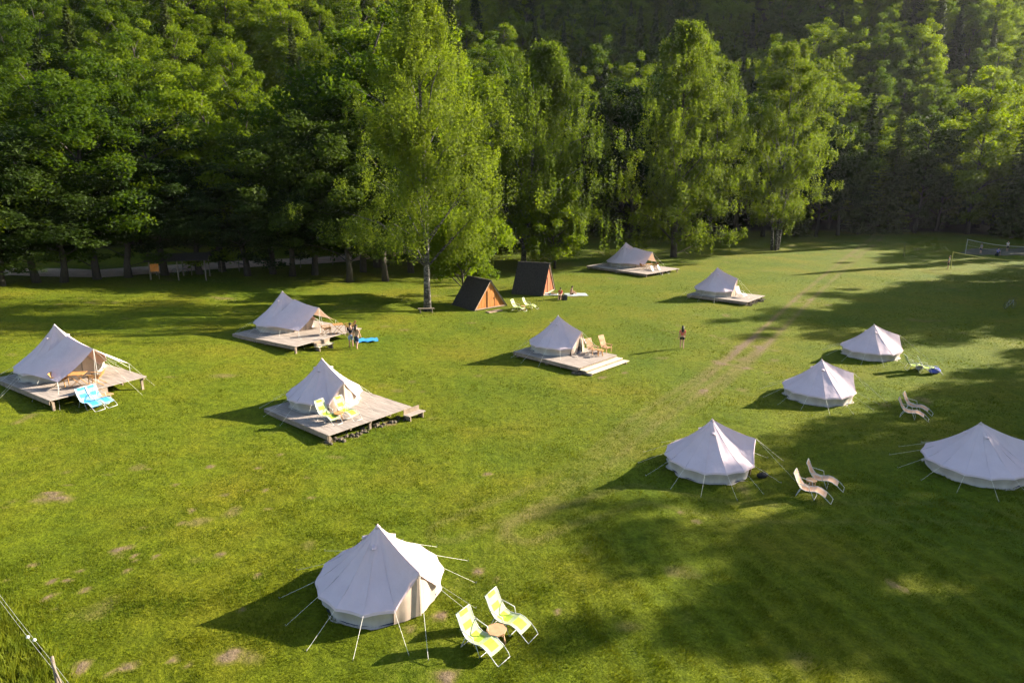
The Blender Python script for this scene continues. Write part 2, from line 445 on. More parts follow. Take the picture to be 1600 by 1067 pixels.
gq = np.stack([idx[:-1, :-1], idx[:-1, 1:], idx[1:, 1:], idx[1:, :-1]], -1).reshape(-1, 4)
gme = np_mesh('ground', gv, gq, M['ground'], True)
for nm, arr in (('wear', WEAR), ('forest', forest_floor)):
    a = gme.attributes.new(nm, 'FLOAT', 'POINT'); a.data.foreach_set('value', arr.ravel().astype(np.float32))
ground = tag(link_mesh('ground', gme), 'mown green meadow rising into a wooded slope', None, kind='structure')

# gravel road behind the front trees
road_pts = [at(150, 432), at(300, 421), at(430, 414), at(530, 408), at(640, 396), at(800, 381)]
road_pts = [Vector((road_pts[0].x - 25, road_pts[0].y - 6, 0))] + road_pts + [Vector((road_pts[-1].x + 12, road_pts[-1].y + 14, 0))]
rb = MB()
N = 60; rows = []
P = [(p.x, p.y) for p in road_pts]
cum = [0]
for a, b in zip(P[:-1], P[1:]): cum.append(cum[-1] + math.dist(a, b))
for i in range(N + 1):
    s = cum[-1] * i / N
    x = np.interp(s, cum, [p[0] for p in P]); y = np.interp(s, cum, [p[1] for p in P])
    rows.append((x, y))
for i in range(N + 1):
    a, b = rows[max(i - 1, 0)], rows[min(i + 1, N)]
    d = Vector((b[0] - a[0], b[1] - a[1])).normalized(); n = Vector((-d.y, d.x))
    for k in range(5):
        o = -1.0 + (k / 4) * 4.6
        x, y = rows[i][0] + n.x * o, rows[i][1] + n.y * o
        rb.v.append((x, y, gzf(x, y) + 0.05))
for i in range(N):
    for k in range(4):
        b = i * 5 + k; rb.f.append((b, b + 5, b + 6, b + 1)); rb.m.append(0)
tag(rb.build('gravel_road', M['gravel'], None, True), 'pale gravel road running behind the front trees', None, kind='structure')

# ------------------------------------------------------------------ grass blades on the near meadow
def grass_mat(name, c1, c2, tr):
    return leaf_mat(name, c1, c2, (1.35, 1.25, 0.6), tr, 0.0, 0.9)
M['grass'] = grass_mat('grass_blades', (0.054, 0.090, 0.004), (0.134, 0.146, 0.007), 0.35)
M['tallgrass'] = grass_mat('tall_grass_blades', (0.085, 0.130, 0.010), (0.19, 0.21, 0.018), 0.45)
def blades(name, x, y, h, w, lean, mat, seed, label):
    r = np.random.default_rng(seed); n = len(x)
    z = gz(x, y) - 0.01
    a = r.uniform(0, 2 * np.pi, n)
    dx, dy = np.cos(a) * w / 2, np.sin(a) * w / 2
    la = r.uniform(0, 2 * np.pi, n); ll = r.uniform(0.1, 0.8, n) * h
    tx = np.cos(la) * ll + lean[0] * h; ty = np.sin(la) * ll + lean[1] * h
    v = np.empty((n, 3, 3))
    v[:, 0] = np.stack([x - dx, y - dy, z], -1); v[:, 1] = np.stack([x + dx, y + dy, z], -1)
    v[:, 2] = np.stack([x + tx, y + ty, z + h], -1)
    me = np_mesh(name, v.reshape(-1, 3), np.arange(3 * n).reshape(n, 3), mat)
    return tag(link_mesh(name, me), label, 'grass', kind='stuff')
rg = np.random.default_rng(11)
NB = 520000
dd = 1 / rg.uniform(1 / 88.0, 1 / 12.5, NB) ; dd = np.clip(dd, 12.5, 88)
lat = rg.uniform(-1, 1, NB) * (dd * 0.80 + 2.0)
bw = wear_at(lat, dd)
clump = vnoise(lat, dd, 0.6, 21) * 0.6 + vnoise(lat, dd, 2.7, 22) * 0.4
keep = rg.random(NB) > np.clip(bw * 1.25 - 0.1, 0, 0.93)
lat, dd, clump = lat[keep], dd[keep], clump[keep]
hh = (0.028 + 0.12 * clump ** 2.4) * rg.uniform(0.6, 1.3, len(dd))
stripe = np.sin((lat * 0.956 + dd * 0.293) * 2 * np.pi / 1.05 + 0.8 * vnoise(lat, dd, 3.0, 41)) * sstep(-2, 6, lat) * sstep(34, 22, dd)
ww = 0.020 * np.clip(dd / 18, 0.8, 4.5) * rg.uniform(0.7, 1.4, len(dd))
hh = hh * (1 + 0.45 * stripe)
blades('meadow_grass', lat, dd, hh, ww, (0.9 * stripe, -0.2 * stripe), M['grass'], 12, 'short mown grass covering the meadow')
# uncut grass outside the cord fence, bottom left
fa, fb = at(0, 925), at(112, 1067)
fdir = Vector((fb.x - fa.x, fb.y - fa.y)).normalized(); fn = Vector((-fdir.y, fdir.x))
if fn.x > 0: fn = -fn
NT = 26000
s_ = rg.uniform(-9, 9, NT); o_ = rg.exponential(1.3, NT) + rg.normal(0.02, 0.12, NT)
tx_, ty_ = fa.x + fdir.x * s_ + fn.x * o_, fa.y + fdir.y * s_ + fn.y * o_
cl = vnoise(tx_, ty_, 0.5, 31)
blades('uncut_grass', tx_, ty_, (0.14 + 0.42 * cl) * rg.uniform(0.5, 1.2, NT), 0.035 * rg.uniform(0.6, 1.5, NT), (0.1, 0), M['tallgrass'], 13, 'tall uncut bright grass outside the cord fence')

# ------------------------------------------------------------------ trees
def leaf_quads(c, nrm, size, r, elong=1.0):
    n = len(c)
    a = r.normal(size=(n, 3)); t = np.cross(nrm, a); t /= np.linalg.norm(t, axis=1)[:, None] + 1e-9
    b = np.cross(nrm, t)
    s = size[:, None]
    v = np.empty((n, 4, 3))
    v[:, 0] = c - t * s * elong; v[:, 1] = c - b * s * 0.55; v[:, 2] = c + t * s * elong; v[:, 3] = c + b * s * 0.55
    return v

def crown_mesh(name, c, nrm, size, mat, r, elong=1.0):
    v = leaf_quads(c, nrm, size, r, elong)
    return np_mesh(name, v.reshape(-1, 3), np.arange(4 * len(c)).reshape(-1, 4), mat)

def unit(a): return a / (np.linalg.norm(a, axis=-1, keepdims=True) + 1e-9)

def broadleaf(seed, H, R, cb, prof, nlimb=34, per=7, leaves=62, leaf=0.20, lmat='leaf', bark='bark', droop=0.0, trunk_r=0.28, lean=(0, 0), stems=1, up=0.55, clump_r=1.0, base_low=None):
    """returns (trunk mesh, crown mesh); prof(t) = relative crown radius at crown height t"""
    r = np.random.default_rng(seed); rnd = random.Random(seed)
    tb = MB(); C, NR, S = [], [], []
    for st in range(stems):
        off = Vector((0, 0, 0)) if stems == 1 else Vector((math.cos(st * 2.2 + seed), math.sin(st * 2.2 + seed), 0)) * 0.5
        spread = 0.0 if stems == 1 else 0.11
        pts, rad = [], []
        wob = [rnd.uniform(-1, 1) for _ in range(4)]
        for i in range(9):
            t = i / 8
            x = off.x * (1 + spread * t * H) + lean[0] * t * t * H + 0.25 * math.sin(t * 5 + wob[0]) * t
            y = off.y * (1 + spread * t * H) + lean[1] * t * t * H + 0.25 * math.cos(t * 4 + wob[1]) * t
            pts.append(Vector((x, y, t * H * 0.95 - 0.25))); rad.append(trunk_r * (1.25 if i == 0 else 1) * (1 - t) ** 0.8 + 0.02)
        tb.tube(pts, rad, 8)
        def axis_at(z):
            f = max(0, min(7.999, (z + 0.25) / (H * 0.95) * 8)); k = int(f)
            return pts[k].lerp(pts[k + 1], f - k)
        nl = nlimb // stems
        for i in range(nl):
            t = (i + rnd.random()) / nl
            t = t ** 0.9
            zc = cb + (H - cb) * t
            az = i * 2.39996 + rnd.uniform(-0.5, 0.5) + st
            rr = R * prof(t) * (1 + 0.22 * math.sin(az * 2 + seed + 5 * t) + 0.12 * math.sin(11 * t + seed)) * rnd.choice((0.55, 0.85, 1.0, 1.1, 1.25)) * rnd.uniform(0.9, 1.08)
            end = axis_at(zc) + Vector((math.cos(az) * rr, math.sin(az) * rr, 0)); end.z = zc + rnd.uniform(-0.4, 0.4)
            z0 = max(cb * 0.55, zc - rr * up)
            st0 = axis_at(z0)
            mid = st0.lerp(end, 0.55) + Vector((0, 0, 0.22 * rr * up))
            tb.tube([st0, mid, end], [max(0.03, trunk_r * 0.33 * (1 - t * 0.7)), 0.045, 0.012], 5, cap=False)
            for k in range(per):
                f = 0.34 + 0.70 * (k + rnd.random()) / per
                p = (st0.lerp(mid, f / 0.55) if f < 0.55 else mid.lerp(end, (f - 0.55) / 0.45))
                jit = (0.09 + 0.13 * f) * rr
                p = p + Vector((rnd.gauss(0, 1) * jit, rnd.gauss(0, 1) * jit, rnd.gauss(0, 1) * jit * 0.9))
                n = int(leaves * rnd.uniform(0.6, 1.4))
                cr = clump_r * rnd.uniform(0.6, 1.3)
                q = r.normal(size=(n, 3)); q = unit(q) * (r.random((n, 1)) ** 0.45) * np.array([cr, cr, cr * 0.62])
                if droop > 0:
                    fall = r.random(n) ** 1.4 * droop * rnd.uniform(0.5, 1.4)
                    # hanging twigs: leaves share a few strands
                    ns = 7
                    sx = r.normal(size=(ns, 2)) * cr * 0.55; which = r.integers(0, ns, n)
                    q[:, :2] = sx[which] + r.normal(size=(n, 2)) * 0.13
                    q[:, 2] -= fall
                c = q + np.array(p)
                out = unit(c - np.array([axis_at(p.z).x, axis_at(p.z).y, p.z - 1.5]))
                nr = unit(r.normal(size=(n, 3)) * 0.75 + out * 0.5 + np.array([0, 0, 0.55]))
                C.append(c); NR.append(nr); S.append(leaf * r.uniform(0.6, 1.35, n))
    C = np.concatenate(C); NR = np.concatenate(NR); S = np.concatenate(S)
    low = C[:, 2] < (base_low if base_low is not None else 0.6)
    C, NR, S = C[~low], NR[~low], S[~low]
    return tb.mesh('trunk', M[bark], True), crown_mesh('crown', C, NR, S, M[lmat], r)

def billow(seed, H, R, cb, npuff=72, leaf=0.17, lmat='leaf', trunk_r=0.3, egg=0.25, dens=250, puff=(0.19, 0.36), base_low=0.6):
    """a broad rounded crown of leafy billows carried on limbs: (trunk mesh, crown mesh)"""
    r = np.random.default_rng(seed); rnd = random.Random(seed)
    tb = MB()
    bx, by = rnd.uniform(-.5, .5), rnd.uniform(-.5, .5)
    pts = [Vector((bx * (i / 6) ** 2 + 0.15 * math.sin(i * 1.7 + seed), by * (i / 6) ** 2 + 0.15 * math.cos(i * 1.3), -0.3 + (H * 0.86 + 0.3) * i / 6)) for i in range(7)]
    tb.tube(pts, [trunk_r * (1.3 if i == 0 else 1) * (1 - i / 6) ** 0.7 + 0.03 for i in range(7)], 8)
    zc, hz = cb + (H - cb) * 0.48, (H - cb) * 0.52
    ph = [rnd.uniform(0, 6.28) for _ in range(6)]
    C, NR, S = [], [], []
    for i in range(npuff):
        u = 1 - 2 * (i + 0.5) / npuff; az = i * 2.39996 + rnd.uniform(-.35, .35)
        cu = math.sqrt(max(0, 1 - u * u))
        d = Vector((math.cos(az) * cu, math.sin(az) * cu, u))
        lump = 1 + 0.20 * math.sin(2 * az + ph[0] + 3 * u) + 0.14 * math.sin(3 * az - ph[1] + 5 * u + ph[2]) + 0.10 * math.sin(7 * u + ph[3])
        f = rnd.uniform(0.70, 0.98) * lump if rnd.random() < 0.78 else rnd.uniform(0.25, 0.6)
        wid = 1 - egg * u
        p = Vector((d.x * R * f * wid + bx * .6, d.y * R * f * wid + by * .6, zc + d.z * hz * min(f, 1.12)))
        if p.z < cb * 0.8: p.z = cb * 0.8 + rnd.random()
        pr = R * rnd.uniform(*puff) * (0.75 if u > 0.8 else 1)
        n = int(dens * pr * pr * rnd.uniform(0.7, 1.2))
        q = unit(r.normal(size=(n, 3))); q = q[(q[:, 2] > -0.25) | (r.random(n) < 0.3)]; n = len(q)
        # ragged sprays: some directions of the billow reach further out than others
        k = unit(r.normal(size=(9, 3)) + np.array([d.x, d.y, 0.6])); reach = 0.62 + 0.62 * np.clip((q @ k.T).max(1), 0, 1) ** 6
        rad = pr * reach * r.random(n) ** 0.30
        c = np.array(p) + q * rad[:, None] * np.array([1, 1, 0.78])
        C.append(c); NR.append(unit(r.normal(size=(n, 3)) * 0.8 + q * 0.55 + np.array([0, 0, 0.45]))); S.append(leaf * r.uniform(0.6, 1.35, n))
        if i % 2 == 0:
            z0 = max(cb * 0.6, min(p.z - 0.55 * math.hypot(p.x, p.y), H * 0.8)); kf = max(0, min(5.99, (z0 + .3) / (H * .86 + .3) * 6)); a = pts[int(kf)].lerp(pts[int(kf) + 1], kf - int(kf))
            tb.tube([a, a.lerp(p, .55) + Vector((0, 0, .3)), p], [trunk_r * .3, .06, .02], 5, cap=False)
    C = np.concatenate(C); NR = np.concatenate(NR); S = np.concatenate(S)
    ok = C[:, 2] > base_low
    return tb.mesh('trunk', M['bark'], True), crown_mesh('crown', C[ok], NR[ok], S[ok], M[lmat], r)

def spruce(seed, H, R, cb=1.0, lmat='needles'):
    r = np.random.default_rng(seed); rnd = random.Random(seed)
    tb = MB(); tb.tube([(0, 0, -0.3), (0.05, 0, H * 0.5), (0, 0.04, H * 0.98)], [0.3, 0.17, 0.02], 7)
    C, NR, S = [], [], []
    z = cb; i = 0
    while z < H * 0.985:
        t = (z - cb) / (H - cb)
        L = R * (1 - t) ** 0.85 + 0.15
        nb = 6 if t < 0.8 else 5
        for k in range(nb):
            az = k * 2 * math.pi / nb + i * 0.7 + rnd.uniform(-0.3, 0.3)
            l = L * rnd.uniform(0.7, 1.15)
            n = int(10 + 15 * l)
            f = r.random(n) ** 0.7
            side = r.normal(size=n) * (0.11 + 0.22 * (1 - f)) * l * 0.55
            x = np.cos(az) * f * l - np.sin(az) * side; y = np.sin(az) * f * l + np.cos(az) * side
            zz = z - 0.38 * f * l + 0.16 * (f ** 3) * l - np.abs(r.normal(size=n)) * 0.16
            C.append(np.stack([x, y, zz], -1))
            NR.append(unit(r.normal(size=(n, 3)) * 0.45 + np.array([math.cos(az) * 0.4, math.sin(az) * 0.4, 0.8])))
            S.append(r.uniform(0.16, 0.34, n))
        z += 0.52 + 0.25 * (1 - t) * rnd.random(); i += 1
    C = np.concatenate(C); NR = np.concatenate(NR); S = np.concatenate(S)
    ok = C[:, 2] > 0.4
    return tb.mesh('trunk', M['bark'], True), crown_mesh('crown', C[ok], NR[ok], S[ok], M[lmat], r, 1.15)

round_prof = lambda t: max(0.12, math.sin(math.pi * min(1, 0.12 + 0.86 * t)) ** 0.65)
egg_prof = lambda t: max(0.10, math.sin(math.pi * (0.10 + 0.88 * t) ** 0.8) ** 0.75)
birch_prof = lambda t: max(0.08, (math.sin(math.pi * (0.16 + 0.82 * t) ** 0.85)) ** 0.8)
KINDS = {}
for k, (sd, H, R, cb, lm, eg) in enumerate([(1, 22, 6.0, 1.6, 'leaf', 0.25), (2, 25, 5.6, 2.2, 'leaf', 0.35), (3, 20, 6.5, 1.5, 'leaf', 0.15), (4, 26, 5.3, 2.2, 'leaf_yellow', 0.40), (5, 21, 5.0, 1.8, 'leaf', 0.30)]):
    KINDS['broad%d' % k] = billow(sd, H, R, cb, 74, 0.175, lm, egg=eg) + (H, R)
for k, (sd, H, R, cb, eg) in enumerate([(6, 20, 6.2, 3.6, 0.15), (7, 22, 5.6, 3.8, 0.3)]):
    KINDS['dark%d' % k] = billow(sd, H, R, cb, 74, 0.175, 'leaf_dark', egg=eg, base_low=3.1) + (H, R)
for k, (sd, H, R) in enumerate([(11, 26, 3.6), (12, 23, 3.2), (13, 29, 4.0)]):
    KINDS['spruce%d' % k] = spruce(sd, H, R) + (H, R)
BROAD = [k for k in KINDS if k.startswith('broad')]
SPR = [k for k in KINDS if k.startswith('spruce')]

def plant(kind, x, y, s, rz, label, group=None, name=None, sz=None):
    tm, cm, H, R = KINDS[kind]
    nm = name or ('spruce_tree' if kind.startswith('spruce') else 'broadleaf_tree')
    e = empty(nm, (x, y, gzf(x, y) - 0.1), rz, label, 'tree', group)
    e.scale = (s, s, sz or s)
    link_mesh('trunk', tm, e); link_mesh('crown', cm, e)
    return e

def own_tree(name, px, meshes, label, dz=-0.05, rz=0, group=None):
    p = at(*px)
    e = empty(name, (p.x, p.y, p.z + dz), rz, label, 'tree', group)
    link_mesh('trunk', meshes[0], e); link_mesh('crown', meshes[1], e)
    return e

# the big birches and their neighbours out on the meadow
own_tree('birch_tree', (668, 486), broadleaf(101, 27.5, 6.4, 7.5, birch_prof, 50, 9, 250, 0.098, 'leaf_birch', 'birch_bark', 1.7, 0.30, (0.006, 0), 1, 0.8, 0.95), 'tallest birch beside the left black A-frame cabin, small bench at its foot')
own_tree('birch_tree', (818, 414), broadleaf(102, 29, 9.4, 5.0, birch_prof, 50, 9, 230, 0.13, 'leaf_birch', 'birch_bark', 2.6, 0.32, (0.12, 0), 1, 0.8, 1.1), 'birch with drooping branches leaning right behind the right A-frame cabin')
own_tree('birch_tree', (1052, 402), broadleaf(103, 33, 7.6, 4.0, birch_prof, 48, 9, 215, 0.135, 'leaf_birch', 'bark', 1.6, 0.42, (0.015, 0), 1, 0.8, 1.1), 'tall birch with thick dark trunk right of the farthest tent')
own_tree('birch_tree', (1108, 378), broadleaf(104, 31, 5.6, 6.0, birch_prof, 36, 9, 170, 0.14, 'leaf_birch', 'birch_bark', 1.6, 0.25, (0.01, 0), 1, 0.8, 1.1), 'slim pale-trunked birch behind the thick dark-trunked birch')
own_tree('birch_tree', (1211, 391), broadleaf(105, 31, 8.0, 5.5, birch_prof, 54, 9, 200, 0.128, 'leaf_birch', 'birch_bark', 0.9, 0.20, (0.0, 0), 3, 0.9, 1.1), 'multi-stemmed birch standing alone on the right of the meadow')
p = at(742, 462)
own_tree('maple_tree', (722, 470), billow(106, 9.6, 4.4, 2.2, 60, 0.14, 'leaf_yellow', 0.14, 0.1, 330, (0.18, 0.34), 1.9), 'small bushy bright green tree overhanging the left A-frame cabin')
own_tree('maple_tree', (866, 420), billow(107, 10.0, 4.6, 1.5, 60, 0.15, 'leaf_yellow', 0.14, 0.1, 320, (0.18, 0.34), 0.8), 'small bushy tree behind the right A-frame cabin')

# forest: front row by the meadow first, most where the photograph shows it
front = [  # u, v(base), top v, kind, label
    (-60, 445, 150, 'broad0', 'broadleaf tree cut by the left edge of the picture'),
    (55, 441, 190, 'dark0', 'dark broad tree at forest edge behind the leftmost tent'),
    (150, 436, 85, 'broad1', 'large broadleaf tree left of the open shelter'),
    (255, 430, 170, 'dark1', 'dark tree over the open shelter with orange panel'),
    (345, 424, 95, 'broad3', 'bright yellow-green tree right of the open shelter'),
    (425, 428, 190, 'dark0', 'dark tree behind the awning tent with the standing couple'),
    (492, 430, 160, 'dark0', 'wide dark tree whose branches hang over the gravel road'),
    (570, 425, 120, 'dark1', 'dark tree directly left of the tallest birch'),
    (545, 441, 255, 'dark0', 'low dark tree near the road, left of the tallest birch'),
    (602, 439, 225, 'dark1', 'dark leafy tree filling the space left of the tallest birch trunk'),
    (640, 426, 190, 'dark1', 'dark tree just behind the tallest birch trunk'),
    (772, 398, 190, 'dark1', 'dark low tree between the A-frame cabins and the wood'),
    (5, 446, 265, 'dark1', 'low dark tree in the far-left corner of the wood'),  # low dark trees from here added to blacken the shaded lower band
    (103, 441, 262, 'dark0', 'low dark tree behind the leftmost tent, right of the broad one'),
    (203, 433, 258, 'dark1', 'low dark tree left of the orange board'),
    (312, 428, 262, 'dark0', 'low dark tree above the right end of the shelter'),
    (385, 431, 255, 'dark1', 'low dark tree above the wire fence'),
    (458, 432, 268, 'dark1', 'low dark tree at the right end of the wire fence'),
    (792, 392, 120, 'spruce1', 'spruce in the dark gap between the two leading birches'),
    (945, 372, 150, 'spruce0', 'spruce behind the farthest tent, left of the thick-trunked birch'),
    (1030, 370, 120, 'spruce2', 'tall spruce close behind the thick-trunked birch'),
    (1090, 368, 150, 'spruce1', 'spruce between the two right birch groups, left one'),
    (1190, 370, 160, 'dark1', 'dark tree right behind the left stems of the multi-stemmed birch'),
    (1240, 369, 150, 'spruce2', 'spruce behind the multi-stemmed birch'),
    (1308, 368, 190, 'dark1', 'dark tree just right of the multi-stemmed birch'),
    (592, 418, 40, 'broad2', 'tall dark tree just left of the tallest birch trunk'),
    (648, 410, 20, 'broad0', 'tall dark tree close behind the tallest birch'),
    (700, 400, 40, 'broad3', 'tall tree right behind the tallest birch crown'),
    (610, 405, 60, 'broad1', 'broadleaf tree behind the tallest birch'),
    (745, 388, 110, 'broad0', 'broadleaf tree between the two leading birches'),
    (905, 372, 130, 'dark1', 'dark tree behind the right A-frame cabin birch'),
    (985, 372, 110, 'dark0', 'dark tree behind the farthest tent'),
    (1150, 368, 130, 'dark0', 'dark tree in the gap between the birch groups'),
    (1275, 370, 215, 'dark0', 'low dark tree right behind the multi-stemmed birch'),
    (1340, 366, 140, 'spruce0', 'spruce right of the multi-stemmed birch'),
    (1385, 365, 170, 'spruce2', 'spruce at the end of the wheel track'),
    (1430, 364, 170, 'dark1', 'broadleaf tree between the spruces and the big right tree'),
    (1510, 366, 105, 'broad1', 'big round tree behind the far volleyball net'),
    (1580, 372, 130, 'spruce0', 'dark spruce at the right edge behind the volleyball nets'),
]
spots = []
rr_ = random.Random(5)
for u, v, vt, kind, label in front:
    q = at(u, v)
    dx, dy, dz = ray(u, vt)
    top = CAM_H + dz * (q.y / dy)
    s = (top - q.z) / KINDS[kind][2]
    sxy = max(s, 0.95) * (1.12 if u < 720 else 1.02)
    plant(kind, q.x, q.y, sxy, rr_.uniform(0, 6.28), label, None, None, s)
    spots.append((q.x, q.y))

# trees along the right side of the meadow whose shade lies across the grass
side_trees = [(2, 10, 'broad4'), (7, 7, 'broad2'), (12.5, 3.5, 'broad2'), (17.5, 3.5, 'broad0'), (21.5, 4, 'broad4'), (24.5, 20, 'broad4'), (0, 17, 'broad0'), (4.5, 16, 'broad2'), (10, 15, 'broad0'), (14.5, 13, 'broad2'), (19, 15, 'broad0'), (22, 22, 'broad2'), (32, 37, 'broad1'),
              (38.5, 25, 'broad0'), (42, 19.5, 'broad1'), (45.5, 21, 'broad2'), (49, 26, 'broad4'), (52.5, 33, 'broad0'), (57, 52, 'broad1'), (66, 34, 'spruce2'), (72, 50, 'broad2'), (78, 60, 'spruce0')]
for q_, tip, k in side_trees:
    s = rr_.uniform(0.86, 0.96); Lh = KINDS[k][2] * s / math.tan(math.radians(SUN_EL))
    ca, sa_ = math.cos(math.radians(SUN_AZ)), math.sin(math.radians(SUN_AZ))
    x, y = tip + Lh * ca, (q_ + sa_ * tip) / ca + Lh * sa_
    plant(k, x, y, s, rr_.uniform(0, 6.28), 'tree along the right side of the meadow, outside the picture', 'trees lining the right side of the meadow'); spots.append((x, y))

# the wood on the slopes: the nearest 300 trees singly, the rest as one mass
cand = []
rq = np.random.default_rng(3)
tries = rq.uniform([-230, 80], [330, 400], size=(26000, 2))
grid = {}
def clash(x, y, m):
    gx, gy = int(x // 8), int(y // 8)
    for i in (-1, 0, 1):
        for j in (-1, 0, 1):
            for (a, b) in grid.get((gx + i, gy + j), ()):
                if (a - x) ** 2 + (b - y) ** 2 < m * m: return True
    return False
for s in spots: grid.setdefault((int(s[0] // 8), int(s[1] // 8)), []).append(s)
for x, y in tries:
    if y - edge_y(x) < (-3 if x < -5 else 3): continue
    if abs(x) > 0.84 * y + 26: continue
    d = math.hypot(x, y)
    # keep the gravel road clear
    if x < 12:
        dr = min(math.hypot(x - a, y - b) for a, b in rows[::4])
        if dr < 3.6: continue
    if clash(x, y, 6.0 if d < 200 else 6.8): continue
    grid.setdefault((int(x // 8), int(y // 8)), []).append((x, y)); cand.append((d - 0.0, x, y))
cand.sort()
far = []
zone = lambda x, d: ('left' if x < -12 else 'middle' if x < 60 else 'right')
for i, (d, x, y) in enumerate(cand):
    n = float(vnoise(np.array([x]), np.array([y]), 28.0, 77)[0])
    conif = rr_.random() < (0.12 if x < -20 else 0.24 if x < 60 else 0.26) * (0.4 + 1.2 * n)
    kind = rr_.choice(SPR) if conif else rr_.choice(BROAD)
    s = rr_.uniform(0.74, 1.14)
    if i < 285:
        z = zone(x, d)
        if conif: lab, grp = 'dark conical spruce among the %s hillside trees' % z, 'spruces in the %s part of the wood' % z
        else: lab, grp = 'leafy crown among the %s hillside trees' % z, 'broadleaf trees in the %s part of the wood' % z
        wd = 1.0 + 0.22 * float(sstep(30, 90, x))
        plant(kind, x, y, s * wd * rr_.uniform(0.95, 1.1), rr_.uniform(0, 6.28), lab, grp, None, s * (2 - wd) ** 0.6)
    else:
        far.append((x, y, s, rr_.uniform(0, 6.28), list(KINDS).index(kind)))
print('forest', len(cand), 'far', len(far))

def far_forest():
    src = {}
    for o in COL.objects:
        if o.name.startswith('crown') or o.name.startswith('trunk'):
            src.setdefault(o.data.name, o)
    me = bpy.data.meshes.new('hillside_forest')
    A = np.array(far)
    pts = np.stack([A[:, 0], A[:, 1], gz(A[:, 0], A[:, 1]) - 0.1], -1)
    me.from_pydata([tuple(p) for p in pts], [], [])
    for nm, ty, col in (('tree_size', 'FLOAT', 2), ('tree_turn', 'FLOAT', 3), ('tree_kind', 'INT', 4)):
        a = me.attributes.new(nm, ty, 'POINT')
        a.data.foreach_set('value', A[:, col].astype(np.int32 if ty == 'INT' else np.float32))
    o = tag(link_mesh('hillside_forest', me), 'far wooded hillside of mixed broadleaf and spruce reading as one mass', 'forest', kind='stuff')
    ng = bpy.data.node_groups.new('scatter_trees', 'GeometryNodeTree')
    ng.interface.new_socket('Geometry', in_out='INPUT', socket_type='NodeSocketGeometry')
    ng.interface.new_socket('Geometry', in_out='OUTPUT', socket_type='NodeSocketGeometry')
    N = ng.nodes.new; L = ng.links.new
    gi, go = N('NodeGroupInput'), N('NodeGroupOutput')
    jall = N('GeometryNodeJoinGeometry')
    for k in reversed(list(KINDS)):
        j = N('GeometryNodeJoinGeometry')
        for me_ in KINDS[k][:2]:
            oi = N('GeometryNodeObjectInfo'); oi.transform_space = 'ORIGINAL'
            oi.inputs['Object'].default_value = src[me_.name]
            L(oi.outputs['Geometry'], j.inputs[0])
        g2 = N('GeometryNodeGeometryToInstance'); L(j.outputs[0], g2.inputs[0]); L(g2.outputs[0], jall.inputs[0])
    iop = N('GeometryNodeInstanceOnPoints')
    L(gi.outputs[0], iop.inputs['Points']); L(jall.outputs[0], iop.inputs['Instance'])
    iop.inputs['Pick Instance'].default_value = True
    def attr(nm, ty):
        a = N('GeometryNodeInputNamedAttribute'); a.data_type = ty; a.inputs[0].default_value = nm
        return a.outputs[0]
    L(attr('tree_kind', 'INT'), iop.inputs['Instance Index'])
    cx = N('ShaderNodeCombineXYZ'); L(attr('tree_turn', 'FLOAT'), cx.inputs[2])
    L(cx.outputs[0], iop.inputs['Rotation'])
    cs = N('ShaderNodeCombineXYZ'); sa = attr('tree_size', 'FLOAT')
    for i in range(3): L(sa, cs.inputs[i])
    L(cs.outputs[0], iop.inputs['Scale'])
    L(iop.outputs[0], go.inputs[0])
    md = o.modifiers.new('scatter', 'NODES'); md.node_group = ng
far_forest()
#__OBJECTS__
# ------------------------------------------------------------------ decks
DECK_H = 0.42
def deck(A, B, C, label, dz=0.0):
    A, B, C = at(*A, DECK_H), at(*B, DECK_H), at(*C, DECK_H)
    ctr = (A + C) / 2
    d = Vector((B.x - A.x, B.y - A.y)); L = d.length
    e2 = Vector((C.x - B.x, C.y - B.y)); W = e2.length
    d2 = Vector((e2.y, -e2.x))
    dd_ = (d.normalized() + d2.normalized()).normalized()
    ang = math.atan2(dd_.y, dd_.x)
    x, y = ctr.x, ctr.y
    z = gzf(x, y)
    corners = []
    e = empty('timber_deck', (x, y, z), ang, label, 'deck')
    top = max(gzf(x + math.cos(ang) * a * L / 2 - math.sin(ang) * b * W / 2, y + math.sin(ang) * a * L / 2 + math.cos(ang) * b * W / 2) for a in (-1, 1) for b in (-1, 1)) - z + 0.20
    top = max(DECK_H, top)
    rnd = random.Random(int(x * 10))
    m = MB(); n = int(L / 0.15); w = L / n
    for i in range(n):
        m.box((-L / 2 + (i + .5) * w, rnd.uniform(-.012, .012), top - 0.02 + rnd.uniform(-.003, .003)), (w - 0.012, W, 0.04))
    tag(m.build('decking', M['deck'], e), None, None, kind='stuff')
    m = MB()
    for k in range(5): m.box((0, -W / 2 + 0.12 + k * (W - 0.24) / 4, top - 0.115), (L - 0.2, 0.08, 0.14))
    m.build('joists', M['deck_side'], e)
    MB().box((0, -W / 2 - 0.016, top - 0.135), (L - 0.1, 0.03, 0.25)).build('fascia_board', M['deck_side'], e)
    for i in range(3):
        for j in range(3):
            px_, py_ = (-1 + i) * (L / 2 - 0.25), (-1 + j) * (W / 2 - 0.2)
            gx, gy = x + math.cos(ang) * px_ - math.sin(ang) * py_, y + math.sin(ang) * px_ + math.cos(ang) * py_
            zb = gzf(gx, gy) - z - 0.12
            MB().box((px_, py_, (zb + top - 0.19) / 2), (0.12, 0.12, top - 0.19 - zb)).build('deck_post', M['deck_side'], e)
    e['top'] = top
    return e, L, W, ang, top + z
def on_deck(dk, lx, ly):
    e, L, W, ang, top = dk
    return Vector((e.location.x + math.cos(ang) * lx - math.sin(ang) * ly, e.location.y + math.sin(ang) * lx + math.cos(ang) * ly, top))

